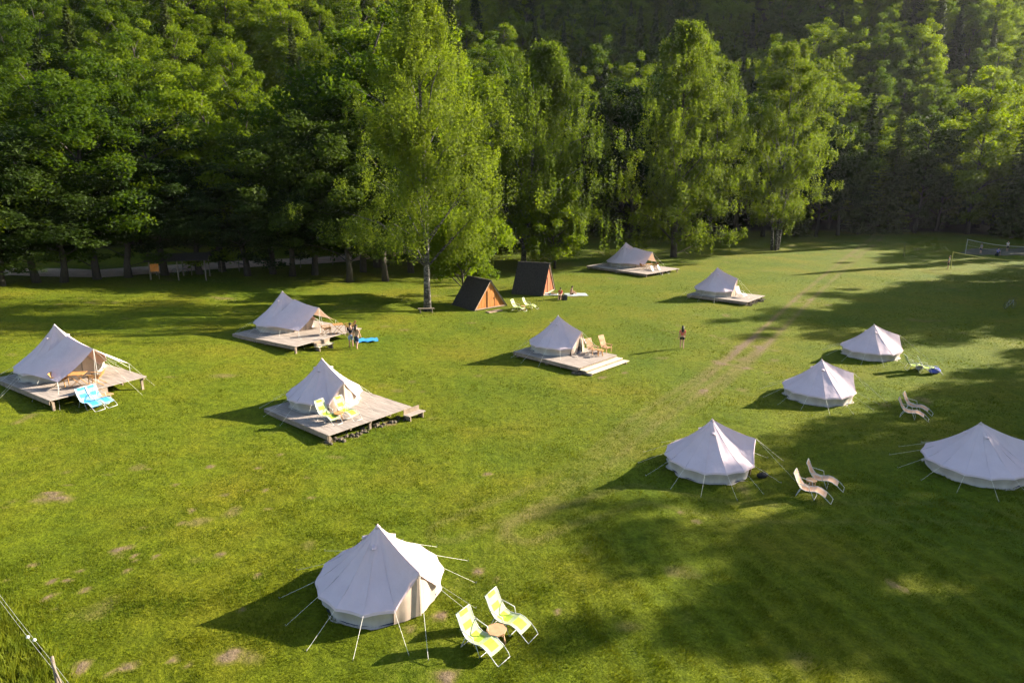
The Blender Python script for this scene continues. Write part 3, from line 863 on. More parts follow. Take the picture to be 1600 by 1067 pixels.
D1 = deck((-8, 585), (78, 633), (229, 598), 'large weathered timber deck at the far left, blue loungers beside it')
D2 = deck((362, 517), (462, 545), (566, 520), 'weathered timber deck where the couple stand')
D3 = deck((410, 632), (514, 681), (645, 641), 'timber deck carrying two lime loungers')
D4 = deck((800, 549), (905, 574), (966, 555), 'timber deck with fresh pale steps in mid-meadow')
D5 = deck((932, 415), (1010, 431), (1046, 420), 'farthest timber deck, beside the thick-trunked birch')
D6 = deck((1068, 460), (1167, 471), (1200, 461), 'timber deck left of the wheel track')

def steps(dk, name, lx, n, width, mat, label, along='x', ly=0, rise=None):
    """boards stepping down from the +x end or the -y/+x side of a deck"""
    e0, L, W, ang, top = dk
    p = on_deck(dk, lx, ly)
    g = gzf(p.x, p.y)
    e = empty(name, (p.x, p.y, g), ang, label, 'steps')
    H = top - g
    for i in range(n):
        z = H * (n - i) / (n + 1) - 0.0
        for j in range(3):
            MB().box((0.09 + i * 0.46 + j * 0.152, 0.05 * (i % 2) + 0.10 * i + 0.02 * j, z - 0.02 + 0.002 * j), (0.145, width, 0.04)).build('step_board', M[mat], e)
        MB().box((0.02 + i * 0.46, 0.05 * i, z + H / (n + 1) * 0.5 - 0.02), (0.025, width - 0.1, H / (n + 1) - 0.055)).build('riser', M['deck_side'], e)
    for s in (-1, 1):
        m = MB()
        for i in range(n):
            z = H * (n - i) / (n + 1) - 0.043
            m.box((0.26 + i * 0.46, s * (width / 2 - 0.15), z / 2 - 0.05), (0.42, 0.06, z + 0.1))
        m.build('stringer', M['deck_side'], e)
    return e
steps(D4, 'wide_steps', D4[1] / 2 + 0.02, 2, 4.3, 'newwood', 'wide pale new timber steps at the mid-meadow deck')
steps(D2, 'deck_steps', D2[1] / 2 + 0.02, 1, 1.5, 'newwood', 'pale step below the deck where the couple stand', ly=-0.9)
steps(D3, 'deck_steps', D3[1] / 2 - 0.05, 1, 1.2, 'deck', 'low grey step at the right corner of the lime-lounger deck', ly=D3[2] / 2 + 0.0)
steps(D1, 'deck_steps', D1[1] / 2 + 0.02, 1, 1.3, 'palewood', 'small wooden step behind the blue loungers', ly=-0.3)

def rubble(dk, y0, y1, n, seed, label, x_off=0.05):
    e0, L, W, ang, top = dk
    rnd = random.Random(seed); m = MB()
    c = on_deck(dk, L / 2, (y0 + y1) / 2); g = gzf(c.x, c.y)
    for i in range(n):
        ly = rnd.uniform(y0, y1); lx = L / 2 + x_off - 0.2 + rnd.gauss(0, 0.18); s = rnd.uniform(0.04, 0.17) * rnd.uniform(0.5, 1)
        p = on_deck(dk, lx, ly)
        m.ball((p.x - c.x, p.y - c.y, gzf(p.x, p.y) - g + s * 0.05 + (rnd.random() ** 3) * 0.08), (s * rnd.uniform(.8, 1.3), s * rnd.uniform(.8, 1.3), s * rnd.uniform(.6, 1)), 6, 4)
    o = m.build('stone_rubble', M['stone']); o.location = (c.x, c.y, g)
    tag(o, label, 'stones', kind='stuff')
rubble(D3, -D3[2] / 2, D3[2] / 2 - 0.4, 80, 5, 'stones heaped under the edge of the lime-lounger deck', 0.0)
rubble(D4, -D4[2] / 2 - 0.2, -D4[2] / 2 + 0.5, 60, 6, 'stones under the corner of the pale steps', 0.15)
rubble(D6, -D6[2] / 2 + 0.3, D6[2] / 2, 110, 7, 'stones banked under the deck left of the wheel track')

# ------------------------------------------------------------------ bell tents
def bell_tent(apex_px, R, h, door_deg, base, label, awning=False, opened=False, wall_h=0.58, seed=0):
    """base: height of the tent floor above the ground, or a deck tuple"""
    rnd = random.Random(seed * 13 + 5)
    if isinstance(base, tuple):
        z0 = base[4]
        dx, dy, dz = ray(*apex_px); t = (z0 + h - CAM_H) / dz
        loc = Vector((dx * t, dy * t, z0 + 0.003))
    else:
        p = at(*apex_px, h); loc = Vector((p.x, p.y, gzf(p.x, p.y) + 0.01))
    ang = math.radians(door_deg)
    e = empty('bell_tent', loc, ang, label, 'tent')
    NC = 14; st = 2 * math.pi / NC
    apex = Vector((0, 0, h))
    Pd = Vector((R * 0.97, 0, h * 0.64))
    def corner(k):
        return Vector((R * math.cos(k * st), R * math.sin(k * st), wall_h + 0.035 * math.sin(k * 2.1 + seed)))
    m = MB(); hem = MB(); NS, NA = 12, 6
    def surf(edge_pts, sag):
        b = len(m.v)
        for i in range(NS + 1):
            s = i / NS
            for j, (E, sg) in enumerate(edge_pts):
                q = apex.lerp(E, s)
                q.z -= sg * math.sin(math.pi * min(1, s ** 0.9)) * h * 0.07
                w = 0.008 * math.sin(s * 9 + j * 1.3 + seed) * s
                m.v.append((q.x * (1 + w * .5), q.y * (1 + w * .5), q.z + w))
        n = len(edge_pts)
        for i in range(NS):
            for j in range(n - 1):
                m.f.append((b + i * n + j, b + (i + 1) * n + j, b + (i + 1) * n + j + 1, b + i * n + j + 1)); m.m.append(0)
        for j in range(n - 1):
            E0, E1 = edge_pts[j][0], edge_pts[j + 1][0]
            hem.face([E0 + Vector((0, 0, .004)), E0 * 1.012 + Vector((0, 0, -0.085)), E1 * 1.012 + Vector((0, 0, -0.085)), E1 + Vector((0, 0, .004))])
    for k in range(1, NC - 1):
        A, B = corner(k), corner(k + 1); ed = []
        for j in range(NA + 1):
            t = j / NA; E = A.lerp(B, t); bow = math.sin(math.pi * t)
            rad = Vector((E.x, E.y, 0)).normalized()
            E = E - rad * 0.02 * bow + Vector((0, 0, 0.022 * bow))
            ed.append((E, 1.0 + 0.07 * bow))
        surf(ed, 1)
    for sgn in (1, -1):
        C = corner(1 if sgn > 0 else NC - 1); ed = []
        for j in range(NA + 1):
            t = j / NA; E = C.lerp(Pd, t); E = E + Vector((-0.05, 0, -0.03)) * math.sin(math.pi * t)
            ed.append((E, 1.0 - 0.55 * t + 0.3 * math.sin(math.pi * t)))
        if sgn > 0: ed = ed[::-1]
        surf(ed, 1)
    roof = m.build('roof', M['canvas'], e, True)
    hem.build('valance', M['canvas'], roof, False)
    # seams up the roof
    sm = MB()
    for k in range(1, NC):
        A = corner(k); prev = None; pts = []
        for i in range(2, NS + 1):
            s = i / NS; q = apex.lerp(A, s); q.z -= math.sin(math.pi * min(1, s ** 0.9)) * h * 0.07 - 0.006; pts.append(q)
        sm.tube(pts, 0.003, 4, cap=False)
    sm.build('roof_seams', M['canvas'], roof)
    # wall, all round but the door
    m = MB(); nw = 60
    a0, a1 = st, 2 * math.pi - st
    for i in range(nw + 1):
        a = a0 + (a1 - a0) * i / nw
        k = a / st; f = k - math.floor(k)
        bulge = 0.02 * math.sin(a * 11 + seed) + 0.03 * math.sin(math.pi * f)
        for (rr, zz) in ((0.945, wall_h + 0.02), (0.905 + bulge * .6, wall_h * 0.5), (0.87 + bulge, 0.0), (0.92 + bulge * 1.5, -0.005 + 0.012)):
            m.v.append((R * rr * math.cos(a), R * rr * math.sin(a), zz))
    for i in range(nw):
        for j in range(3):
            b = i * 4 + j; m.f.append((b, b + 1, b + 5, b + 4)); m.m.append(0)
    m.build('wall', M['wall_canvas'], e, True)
    m = MB(); n = 40
    m.face([(R * .9 * math.cos(2 * math.pi * i / n), R * .9 * math.sin(2 * math.pi * i / n), 0.012) for i in range(n)])
    m.build('groundsheet', M['navy'], e)
    # door leaves, each a folded sheet
    top = Pd + Vector((-0.06, 0, -0.05))
    mid = Vector((R * 0.95, 0, 0.0))
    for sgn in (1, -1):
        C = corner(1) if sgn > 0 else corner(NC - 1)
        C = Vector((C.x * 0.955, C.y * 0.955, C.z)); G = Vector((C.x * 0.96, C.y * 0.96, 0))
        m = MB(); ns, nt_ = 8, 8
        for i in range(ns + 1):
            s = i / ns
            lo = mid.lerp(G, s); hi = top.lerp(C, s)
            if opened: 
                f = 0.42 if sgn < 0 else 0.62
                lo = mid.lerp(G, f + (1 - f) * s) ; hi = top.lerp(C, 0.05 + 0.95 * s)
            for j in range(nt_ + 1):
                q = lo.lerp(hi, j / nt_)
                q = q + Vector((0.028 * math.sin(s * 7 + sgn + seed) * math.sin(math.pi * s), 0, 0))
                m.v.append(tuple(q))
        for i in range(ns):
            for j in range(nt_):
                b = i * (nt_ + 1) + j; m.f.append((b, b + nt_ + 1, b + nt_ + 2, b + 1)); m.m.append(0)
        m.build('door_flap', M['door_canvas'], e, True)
    if not opened: MB().bar(mid + Vector((0.035, 0, 0.02)), top + Vector((0.03, 0, -0.02)), 0.05, 0.02, up=(1, 0, 0)).build('door_zip', M['seam'], e)
    MB().tube([(R * .93, 0, 0), (Pd.x - .08, 0, Pd.z - 0.04)], 0.016, 6).build('door_pole', M['metal'], e)
    MB().tube([(0, 0, 0.012), (0, 0, h - 0.03)], 0.02, 6).build('centre_pole', M['metal'], e)
    # hooded vents and the cap
    m = MB(); m.tube([(0, 0, h - 0.10), (0, 0, h - 0.01), (0, 0, h + 0.03)], [0.10, 0.035, 0.012], 10); m.build('apex_cap', M['canvas'], e, True)
    for va in (math.radians(-95) - ang + rnd.uniform(-.2, .2), math.radians(35) - ang, math.radians(160) - ang):
        s = 0.23; E = Vector((R * math.cos(va), R * math.sin(va), wall_h)); q = apex.lerp(E, s); q.z -= math.sin(math.pi * s ** .9) * h * .07
        t = Vector((-math.sin(va), math.cos(va), 0)); o = Vector((math.cos(va), math.sin(va), 0)); dn = (E - apex).normalized(); nrm = t.cross(dn); nrm = nrm if nrm.z > 0 else -nrm
        m = MB()
        a, b = q - t * 0.085 - dn * 0.08 + nrm * 0.006, q + t * 0.085 - dn * 0.08 + nrm * 0.006
        c, d = q + t * 0.11 + dn * 0.07 + nrm * 0.02, q - t * 0.11 + dn * 0.07 + nrm * 0.02
        mm = q + dn * 0.09 + nrm * 0.10
        m.face([a, b, mm]); m.face([b, c, mm]); m.face([d, a, mm])
        v = m.build('vent', M['canvas'], e)
        m = MB(); m.face([c, d, mm - dn * 0.015 - nrm * 0.012]); m.build('vent_opening', M['dark_in'], v)
    # guy ropes with their pegs
    gbase = (loc.z - gzf(loc.x, loc.y))
    def rope(p0, dist, a, extra=0.0, r=0.0052):
        q = Vector((math.cos(a) * dist, math.sin(a) * dist, 0))
        w = Matrix.Rotation(ang, 3, 'Z') @ q + loc
        q.z = gzf(w.x, w.y) - loc.z + 0.02
        ro = MB().tube([p0, q], r, 4).build('guy_rope', M['rope'], e)
        MB().tube([q + Vector((0, 0, -0.1)), q + Vector((math.cos(a) * .02, math.sin(a) * .02, 0.05))], 0.012, 4).build('peg', M['peg'], ro)
    for k in range(1, NC):
        c = corner(k)
        if awning and k in (1, NC - 1): continue
        rope(c, R + 1.15 + gbase * 0.5 + rnd.uniform(-.1, .1), k * st + rnd.uniform(-.03, .03))
    if not awning:
        for s in (-1, 1): rope(Pd + Vector((0.02, 0, 0)), R + 1.7 + gbase * .3, s * 0.30)
    else:
        XE = R + 1.35
        z1 = h * 0.67
        A = apex.lerp(Vector((R, 0, h * .64)), 0.52) + Vector((0, 0, 0.02)); B = Vector((XE, 0, z1))
        aw = empty('awning_group', (0, 0, 0)) if False else None
        first = None
        for sgn in (-1, 1):
            C = Vector((XE - 0.25, sgn * 1.95, 0.50 if sgn < 0 else 0.55)); D = Vector((0.35, sgn * (R * 0.99), wall_h + 0.07))
            m = MB(); n1, n2 = 10, 10
            for i in range(n1 + 1):
                s = i / n1; hi = A.lerp(B, s); lo = D.lerp(C, s)
                hi.z -= 0.10 * math.sin(math.pi * s)
                for j in range(n2 + 1):
                    t = j / n2; q = hi.lerp(lo, t); q.z -= 0.13 * math.sin(math.pi * t) * (0.4 + 0.6 * s) - 0.03 * math.sin(math.pi * s) ; m.v.append(tuple(q))
            for i in range(n1):
                for j in range(n2):
                    b = i * (n2 + 1) + j; m.f.append((b, b + n2 + 1, b + n2 + 2, b + 1)); m.m.append(0)
            m.build('awning_panel', M['canvas'], e, True)
            rope(C, (Vector((C.x, C.y)).length + 1.3), math.atan2(C.y, C.x)); rope(D, R + 1.3, math.atan2(D.y, D.x))
            MB().tube([(C.x, C.y, 0), C], 0.014, 6).build('awning_pole', M['metal'], e)
        MB().tube([(B.x, B.y, 0), B], 0.016, 6).build('awning_pole', M['metal'], e)
        for s in (-1, 1): rope(B, XE + 2.0, s * 0.22)
    return e
bell_tent((85, 507), 2.30, 2.85, math.degrees(D1[3]) + 4, D1, 'cream bell tent with awning on the far-left deck', True, seed=1)
bell_tent((441, 455), 2.30, 2.85, math.degrees(D2[3]) + 4, D2, 'cream bell tent with awning on the deck where the couple stand', True, seed=2)
bell_tent((503, 560), 2.05, 2.50, math.degrees(D3[3]) - 2, D3, 'bell tent on the deck with lime loungers before its closed door', seed=3)
bell_tent((872, 493), 2.08, 2.52, math.degrees(D4[3]) + 6, D4, 'bell tent with open door on the mid-meadow deck with pale steps', False, True, seed=4)
bell_tent((978, 379), 2.50, 3.05, math.degrees(D5[3]) + 12, D5, 'farthest bell tent with awning, near the thick-trunked birch', True, seed=5)
bell_tent((1121, 418), 2.20, 2.75, math.degrees(D6[3]) + 10, D6, 'bell tent on the deck left of the wheel track', seed=6)
bell_tent((1366, 507), 2.05, 2.28, 2, 0, 'bell tent on the grass, farthest of the four on the right', seed=7)
bell_tent((1284, 562), 2.05, 2.30, 0, 0, 'bell tent on the grass, third away from camera on the right', seed=8)
bell_tent((1113, 655), 2.02, 2.32, -8, 0, 'bell tent on the grass with beige loungers to its lower right', seed=9)
bell_tent((1533, 660), 2.10, 2.34, -4, 0, 'bell tent cut by the right edge, standing in shade', seed=10)
bell_tent((590, 820), 2.04, 2.36, -42, 0, 'nearest bell tent with closed door facing the lime loungers', seed=11)

# ------------------------------------------------------------------ A-frame cabins
def cabin(FL, FR, H, L, board, label, rot=None):
    a = at(*FL)
    b = at(*FR) if not isinstance(FR, float) else None
    if b is not None: d = Vector((b.x - a.x, b.y - a.y)); W = d.length; d.normalize()
    else: d = Vector((math.cos(FR), math.sin(FR))); W = 3.85
    c = Vector((a.x + d.x * W / 2, a.y + d.y * W / 2))
    ang = math.atan2(d.y, d.x)            # local x along the front, local -y out of the front
    e = empty('a_frame_cabin', (c.x, c.y, min(gzf(c.x, c.y), a.z)), ang, label, 'cabin')
    h0 = 0.14
    MB().box((0, L / 2, h0 - 0.11), (W - 0.1, L - 0.1, 0.2)).build('base', M['deck_side'], e)
    sl = math.hypot(W / 2, H)
    for s in (-1, 1):
        m = MB(); n = 20
        nrm = Vector((s * H, 0, W / 2)).normalized()
        mf = link_mesh('roof_panel', MB().bar((s * (W / 2 + .02), L / 2, h0), (0, L / 2, H + h0), L + 0.1, 0.05, up=nrm).mesh('roof_panel', M['blackroof']), e)
        rn = random.Random(3 + s)
        for i in range(n):
            y = -0.12 + (L + 0.24) * (i + .5) / n
            off = nrm * (0.045 + rn.uniform(0, 0.018))
            MB().bar(Vector((s * (W / 2 + .10), y, h0 - 0.12)) + off, Vector((0, y, H + h0 + 0.02 + rn.uniform(-.01, .02))) + off, (L + 0.24) / n - 0.012, 0.022, up=nrm).build('roof_board', M['blackroof'], mf)
    MB().bar((0, -0.14, H + h0 + 0.085), (0, L + 0.14, H + h0 + 0.085), 0.2, 0.05).build('ridge_cap', M['blackroof'], e)
    nb = 19
    for yy, nm in ((0.05, 'front_board'), (L - 0.05, 'back_board')):
        for i in range(nb):
            x = -W / 2 + 0.12 + (W - 0.24) * (i + .5) / nb; w = (W - 0.24) / nb - 0.008
            za = h0 + H * (1 - abs(x - w / 2) / (W / 2)) - 0.05; zb = h0 + H * (1 - abs(x + w / 2) / (W / 2)) - 0.05
            y = yy + 0.008 * (i % 2); m = MB()
            zs = h0 + 0.02
            if max(za, zb) < zs + 0.03: continue
            za, zb = max(za, zs + .01), max(zb, zs + .01)
            f = [(x - w / 2, y, zs), (x + w / 2, y, zs), (x + w / 2, y, zb), (x - w / 2, y, za)]
            g = [(p[0], p[1] + 0.025, p[2]) for p in f]
            m.v = f + g; m.f = [(0, 1, 2, 3), (7, 6, 5, 4), (0, 4, 5, 1), (1, 5, 6, 2), (2, 6, 7, 3), (3, 7, 4, 0)]; m.m = [0] * 6
            m.build(nm, M[board], e)
    for s in (-1, 1):
        MB().bar((s * W / 2 * 1.0, -0.03, h0 - 0.05), (s * 0.02, -0.03, H + h0 - 0.03), 0.10, 0.05, up=(0, 1, 0)).build('barge_board', M['trim'], e)
    MB().box((0, -0.032, h0 - 0.01), (W - 0.3, 0.05, 0.09)).build('sill_board', M['trim'], e)
    door = MB().box((0.1, 0.03, h0 + 0.85), (0.85, 0.03, 1.6)).build('door', M[board], e)
    MB().box((0.44, 0.0, h0 + 0.85), (0.03, 0.05, 0.14)).build('handle', M['darkplastic'], door)
    for s in (-1, 1): MB().box((0.1 + s * 0.45, 0.012, h0 + 0.85), (0.02, 0.03, 1.6)).build('door_gap', M['darkplastic'], door)
    return e
cab1 = cabin((742, 486), (790, 478), 2.55, 3.5, 'orangeboard', 'left black-roofed A-frame cabin with bright orange board front')
cab2 = cabin((848, 463), math.atan2(.93, .37), 3.05, 3.4, 'rustboard', 'right black-roofed A-frame cabin with rust-red front turned away')
q = at(772, 487)
tag(MB().box((0, 0, 0.05), (1.6, 0.55, 0.1)).build('doorstep', M['stone']), 'pale slab on the grass before the orange cabin front', 'step').location = (q.x, q.y, q.z)
bpy.data.objects['doorstep'].rotation_euler = (0, 0, cab1.rotation_euler.z); bpy.data.objects['doorstep'].data.materials[0] = M['trim']

# ------------------------------------------------------------------ furniture
def lounger_parts(col1, col2, flat=False):
    e = empty('sun_lounger', (0, 0, 0))
    W = 0.56
    prof = [(-0.60, 1.02), (-0.53, 0.90), (-0.45, 0.70), (-0.35, 0.53), (-0.24, 0.40), (-0.06, 0.345), (0.14, 0.37), (0.30, 0.41), (0.46, 0.375), (0.62, 0.29), (0.70, 0.24)]
    def strip(i0, i1, name):
        m = MB(); k = 5
        for i in range(i0, i1 + 1):
            for j in range(k + 1):
                t = j / k
                m.v.append((prof[i][0], (t - .5) * W, prof[i][1] - 0.018 * math.sin(math.pi * t)))
        n = i1 - i0
        for i in range(n):
            for j in range(k):
                b = i * (k + 1) + j; m.f.append((b, b + 1, b + k + 2, b + k + 1))
                m.m.append(0 if (1 <= j <= 3 and (i + i0) in (0, 2, 4, 5, 7, 8)) else 1)
        nv = len(m.v); m.v += [(x, y, z - 0.008) for x, y, z in m.v]
        m.f += [tuple(nv + q for q in reversed(f)) for f in m.f]; m.m += list(m.m)
        return m.build(name, [M[col1], M[col2]], e)
    strip(0, 4, 'backrest'); strip(4, 10, 'seat')
    fr = MB()
    for s in (-1, 1):
        y = s * (W / 2 + 0.012)
        fr.tube([(a, y, b) for a, b in prof], 0.013, 6)
        fr.tube([(prof[10][0], y, prof[10][1]), (0.86, y * .98, 0.10), (0.94, y * .9, 0.02)], 0.012, 6)
    fr.tube([(0.94, -W / 2 * .92, 0.02), (0.94, W / 2 * .92, 0.02)], 0.012, 6)
    fr.tube([(-0.60, -W / 2, 1.02), (-0.60, W / 2, 1.02)], 0.012, 6)
    fr.build('frame', M['metal'], e, True)
    for x0, x1, zt in ((-0.24, -0.42, 0.40), (0.16, 0.30, 0.37)):
        m = MB(); y = W / 2 + 0.03
        m.tube([(x0, -y, zt), (x1, -y, 0.02), (x1, y, 0.02), (x0, y, zt)], 0.012, 6); m.build('leg', M['metal'], e, True)
    for s in (-1, 1):
        y = s * (W / 2 + 0.04); m = MB()
        m.tube([(-0.40, y, 0.62), (-0.22, y, 0.60), (0.06, y, 0.56), (0.10, y, 0.36)], 0.014, 6); m.build('armrest', M['metal'], e, True)
    return e
LP = {}
def lounger(kind, loc, deg, label, group=None, tilt=0):
    cols = {'lime': ('lime', 'palelime'), 'blue': ('blue', 'paleblue'), 'beige': ('beige', 'beigelight'), 'white': ('white', 'white')}[kind]
    if kind not in LP: o = LP[kind] = lounger_parts(*cols)
    else: o = copy_tree(LP[kind])
    o.location = loc; o.rotation_euler = (0, 0, math.radians(deg))
    tag(o, label, 'lounger', group)
    return o
def gp(u, v): return at(u, v)
lounger('lime', gp(748, 1012), -38, 'lime green lounger nearest the camera')
lounger('lime', gp(792, 980), -34, 'lime green lounger behind the octagonal wooden side table')
def dp(dk, u, v):
    dx, dy, dz = ray(u, v); t = (dk[4] - CAM_H) / dz
    return Vector((dx * t, dy * t, dk[4]))
lounger('lime', dp(D3, 511, 657), -38, 'left of the two lime loungers on the deck')
lounger('lime', dp(D3, 541, 651), -36, 'right of the two lime loungers on the deck')
lounger('lime', gp(808, 485), -28, 'left lime lounger before the orange cabin')
lounger('lime', gp(826, 482), -18, 'right lime lounger before the orange cabin')
lounger('blue', gp(140, 637), -28, 'bright blue lounger, the nearer of two beside the far-left deck')
lounger('blue', gp(157, 632), -22, 'bright blue lounger, the farther of two beside the far-left deck')
lounger('beige', gp(1262, 775), -34, 'nearer beige lounger right of the open-meadow bell tent')
lounger('beige', gp(1281, 758), -30, 'farther beige lounger right of the open-meadow bell tent')
lounger('beige', gp(1420, 652), -34, 'nearer of two beige loungers standing close together in shade')
lounger('beige', gp(1427, 643), -38, 'farther of two beige loungers standing close together in shade')
lounger('lime', gp(1426, 578), -12, 'left lime lounger beside the farthest right-hand tent')
lounger('lime', gp(1447, 582), -20, 'right lime lounger beside a blue bag')
lounger('white', gp(1024, 429), -30, 'left pale lounger at the farthest deck')
lounger('white', gp(1034, 427), -25, 'right pale lounger at the farthest deck')
lounger('white', dp(D6, 1157, 464), -60, 'pale lounger on the deck left of the wheel track')

def oct_table(loc, s, label, mat='palewood', rz=0):
    e = empty('side_table', loc, rz, label, 'table')
    m = MB(); n = 8
    top = [(s * math.cos(math.pi / 8 + i * math.pi / 4), s * math.sin(math.pi / 8 + i * math.pi / 4)) for i in range(n)]
    b = [(x, y, 0.40) for x, y in top] + [(x, y, 0.44) for x, y in top]
    m.v = b; m.f = [tuple(reversed(range(8))), tuple(range(8, 16))] + [(i, (i + 1) % 8, 8 + (i + 1) % 8, 8 + i) for i in range(8)]; m.m = [0] * 10
    m.build('table_top', M[mat], e)
    for i in range(4):
        a = math.pi / 4 + i * math.pi / 2
        MB().bar((math.cos(a) * s * .9, math.sin(a) * s * .9, 0), (math.cos(a) * s * .6, math.sin(a) * s * .6, 0.40), 0.04, 0.04).build('leg', M[mat], e)
    for k in (0, 1):
        MB().bar(((-1) ** k * s * .5, -s * .5, 0.2), ((-1) ** k * s * .5, s * .5, 0.2), 0.03, 0.03).build('stretcher', M[mat], e)
    return e
oct_table(gp(776, 1003), 0.30, 'octagonal wooden side table between the nearest lime loungers', rz=0.5)
oct_table(dp(D3, 530, 657), 0.26, 'small orange wooden table between the deck loungers', 'warmwood', 0.3)
oct_table(gp(1266, 764), 0.24, 'small wooden table between the beige loungers', rz=0.2)
oct_table(gp(817, 485), 0.22, 'small pale table between the cabin loungers', rz=0.4)

def slat_chair(loc, deg, label, mat='warmwood', hback=1.0, low=False):
    e = empty('wooden_chair', loc, math.radians(deg), label, 'chair')
    sh = 0.34 if low else 0.44
    for i in range(5):
        y = -0.22 + i * 0.11
        MB().bar((-0.20, y, sh - 0.04), (-0.20 - hback * 0.33, y * 1.08, hback), 0.085, 0.02, up=(1, 0, 0.3)).build('back_slat', M[mat], e)
    for i in range(5):
        x = -0.17 + i * 0.11
        MB().box((x, 0, sh + 0.01 * i), (0.09, 0.52, 0.022)).build('seat_slat', M[mat], e)
    for s in (-1, 1):
        MB().bar((0.26, s * 0.25, 0.02), (0.24, s * 0.25, sh + 0.2), 0.045, 0.035).build('leg', M[mat], e)
        MB().bar((-0.46, s * 0.23, 0.02), (0.26, s * 0.25, sh + 0.01), 0.05, 0.03).build('leg', M[mat], e)
        MB().bar((-0.36, s * 0.29, sh + 0.19), (0.32, s * 0.29, sh + 0.21), 0.03, 0.09, up=(0, 1, 0)).build('armrest', M[mat], e)
    MB().bar((-0.38, -0.26, hback * .72), (-0.38, 0.26, hback * .72), 0.05, 0.02).build('back_rail', M[mat], e)
    return e
slat_chair(dp(D4, 926, 553), -55, 'left slatted wooden armchair on the mid-meadow deck', 'palewood', 1.05, True)
slat_chair(dp(D4, 947, 550), -50, 'right slatted wooden armchair on the mid-meadow deck', 'palewood', 1.15, True)
oct_table(dp(D4, 938, 556), 0.26, 'low wooden table between the slatted armchairs', 'warmwood')

def folding_set(dk, u, v, rz, where):
    p = dp(dk, u, v)
    e = empty('folding_table', p, rz, 'square folding wooden table %s' % where, 'table')
    for i in range(7): MB().box((-0.33 + i * 0.11, 0, 0.71), (0.09, 0.72, 0.022)).build('top_slat', M['warmwood'], e)
    for s in (-1, 1):
        MB().bar((-0.33, s * 0.3, 0), (0.33, s * 0.3, 0.70), 0.04, 0.025).build('leg', M['warmwood'], e)
        MB().bar((0.33, s * 0.27, 0), (-0.33, s * 0.27, 0.70), 0.04, 0.025).build('leg', M['warmwood'], e)
    R_ = Matrix.Rotation(rz, 3, 'Z')
    a = p + R_ @ Vector((-0.85, 0, 0)); b = p + R_ @ Vector((0.85, 0, 0))
    slat_chair(a, math.degrees(rz), 'left folding wooden chair %s' % where, 'warmwood', 0.85)
    slat_chair(b, math.degrees(rz) + 180, 'right folding wooden chair %s' % where, 'warmwood', 0.85)
folding_set(D1, 124, 603, math.radians(12), 'under the far-left awning')
folding_set(D2, 529, 521, math.radians(25), 'on the deck near the standing couple')
folding_set(D5, 1014, 421, math.radians(20), 'under the farthest awning')

# ------------------------------------------------------------------ people
def skinned(name, joints, edges, rad, mat, parent, sub=1, root=None):
    me = bpy.data.meshes.new(name); names = list(joints)
    me.from_pydata([joints[n] for n in names], [(names.index(a), names.index(b)) for a, b in edges], [])
    me.materials.append(mat)
    o = link_mesh(name, me, parent)
    md = o.modifiers.new('skin', 'SKIN'); md.use_smooth_shade = True
    sv = me.skin_vertices[0].data
    for i, n in enumerate(names):
        r = rad[n] if n in rad else rad[n.rstrip('LR')]
        sv[i].radius = r if hasattr(r, '__len__') else (r, r); sv[i].use_root = (n == (root or names[0]))
    s = o.modifiers.new('sub', 'SUBSURF'); s.levels = sub; s.render_levels = sub
    return o
STAND = dict(pelvis=(0, 0, .93), waist=(0, .01, 1.10), chest=(0, 0, 1.30), neck=(0, .0, 1.45), chin=(0, .02, 1.54), head=(0, .02, 1.63), crown=(0, .01, 1.70),
             hipL=(-.09, 0, .88), kneeL=(-.10, .03, .49), ankleL=(-.10, -.02, .09), toeL=(-.11, .13, .03), hipR=(.09, 0, .88), kneeR=(.10, .03, .49), ankleR=(.10, -.02, .09), toeR=(.11, .13, .03),
             shL=(-.17, 0, 1.38), elL=(-.22, -.02, 1.11), wrL=(-.24, .08, .87), shR=(.17, 0, 1.38), elR=(.22, -.02, 1.11), wrR=(.24, .08, .87))
WALK = dict(STAND, kneeL=(-.09, .14, .50), ankleL=(-.09, .10, .09), toeL=(-.10, .26, .04), kneeR=(.09, -.03, .49), ankleR=(.09, -.22, .14), toeR=(.10, -.10, .03), elL=(-.23, -.08, 1.12), wrL=(-.25, -.05, .88), elR=(.22, .04, 1.11), wrR=(.22, .17, .90))
SIT = dict(pelvis=(0, 0, .12), waist=(0, .0, .30), chest=(0, .05, .50), neck=(0, .09, .64), chin=(0, .14, .72), head=(0, .14, .81), crown=(0, .12, .88),
           hipL=(-.10, .02, .11), kneeL=(-.18, .38, .34), ankleL=(-.10, .60, .06), toeL=(-.11, .74, .04), hipR=(.10, .02, .11), kneeR=(.20, .40, .26), ankleR=(.06, .62, .06), toeR=(.08, .76, .04),
           shL=(-.17, .06, .57), elL=(-.26, .18, .36), wrL=(-.16, .38, .36), shR=(.17, .06, .57), elR=(.26, .02, .34), wrR=(.24, -.16, .12))
CHAIR = dict(SIT); CHAIR = {k: (x, y, z + .33) for k, (x, y, z) in CHAIR.items()}
CHAIR.update(kneeL=(-.12, .42, .48), ankleL=(-.12, .46, .08), toeL=(-.12, .60, .03), kneeR=(.12, .42, .48), ankleR=(.12, .48, .08), toeR=(.12, .62, .03), hipL=(-.10, .02, .46), hipR=(.10, .02, .46), pelvis=(0, 0, .46), wrL=(-.14, .34, .60), wrR=(.14, .34, .60), elR=(.25, .14, .66), elL=(-.25, .14, .66))
LIE = {k: (x, z - .9, .14 - y * .5) for k, (x, y, z) in STAND.items()}
LIE.update(kneeL=(-.11, -.42, .22), elL=(-.34, .26, .10), wrL=(-.28, .46, .07), elR=(.34, .26, .10), wrR=(.28, .46, .07))
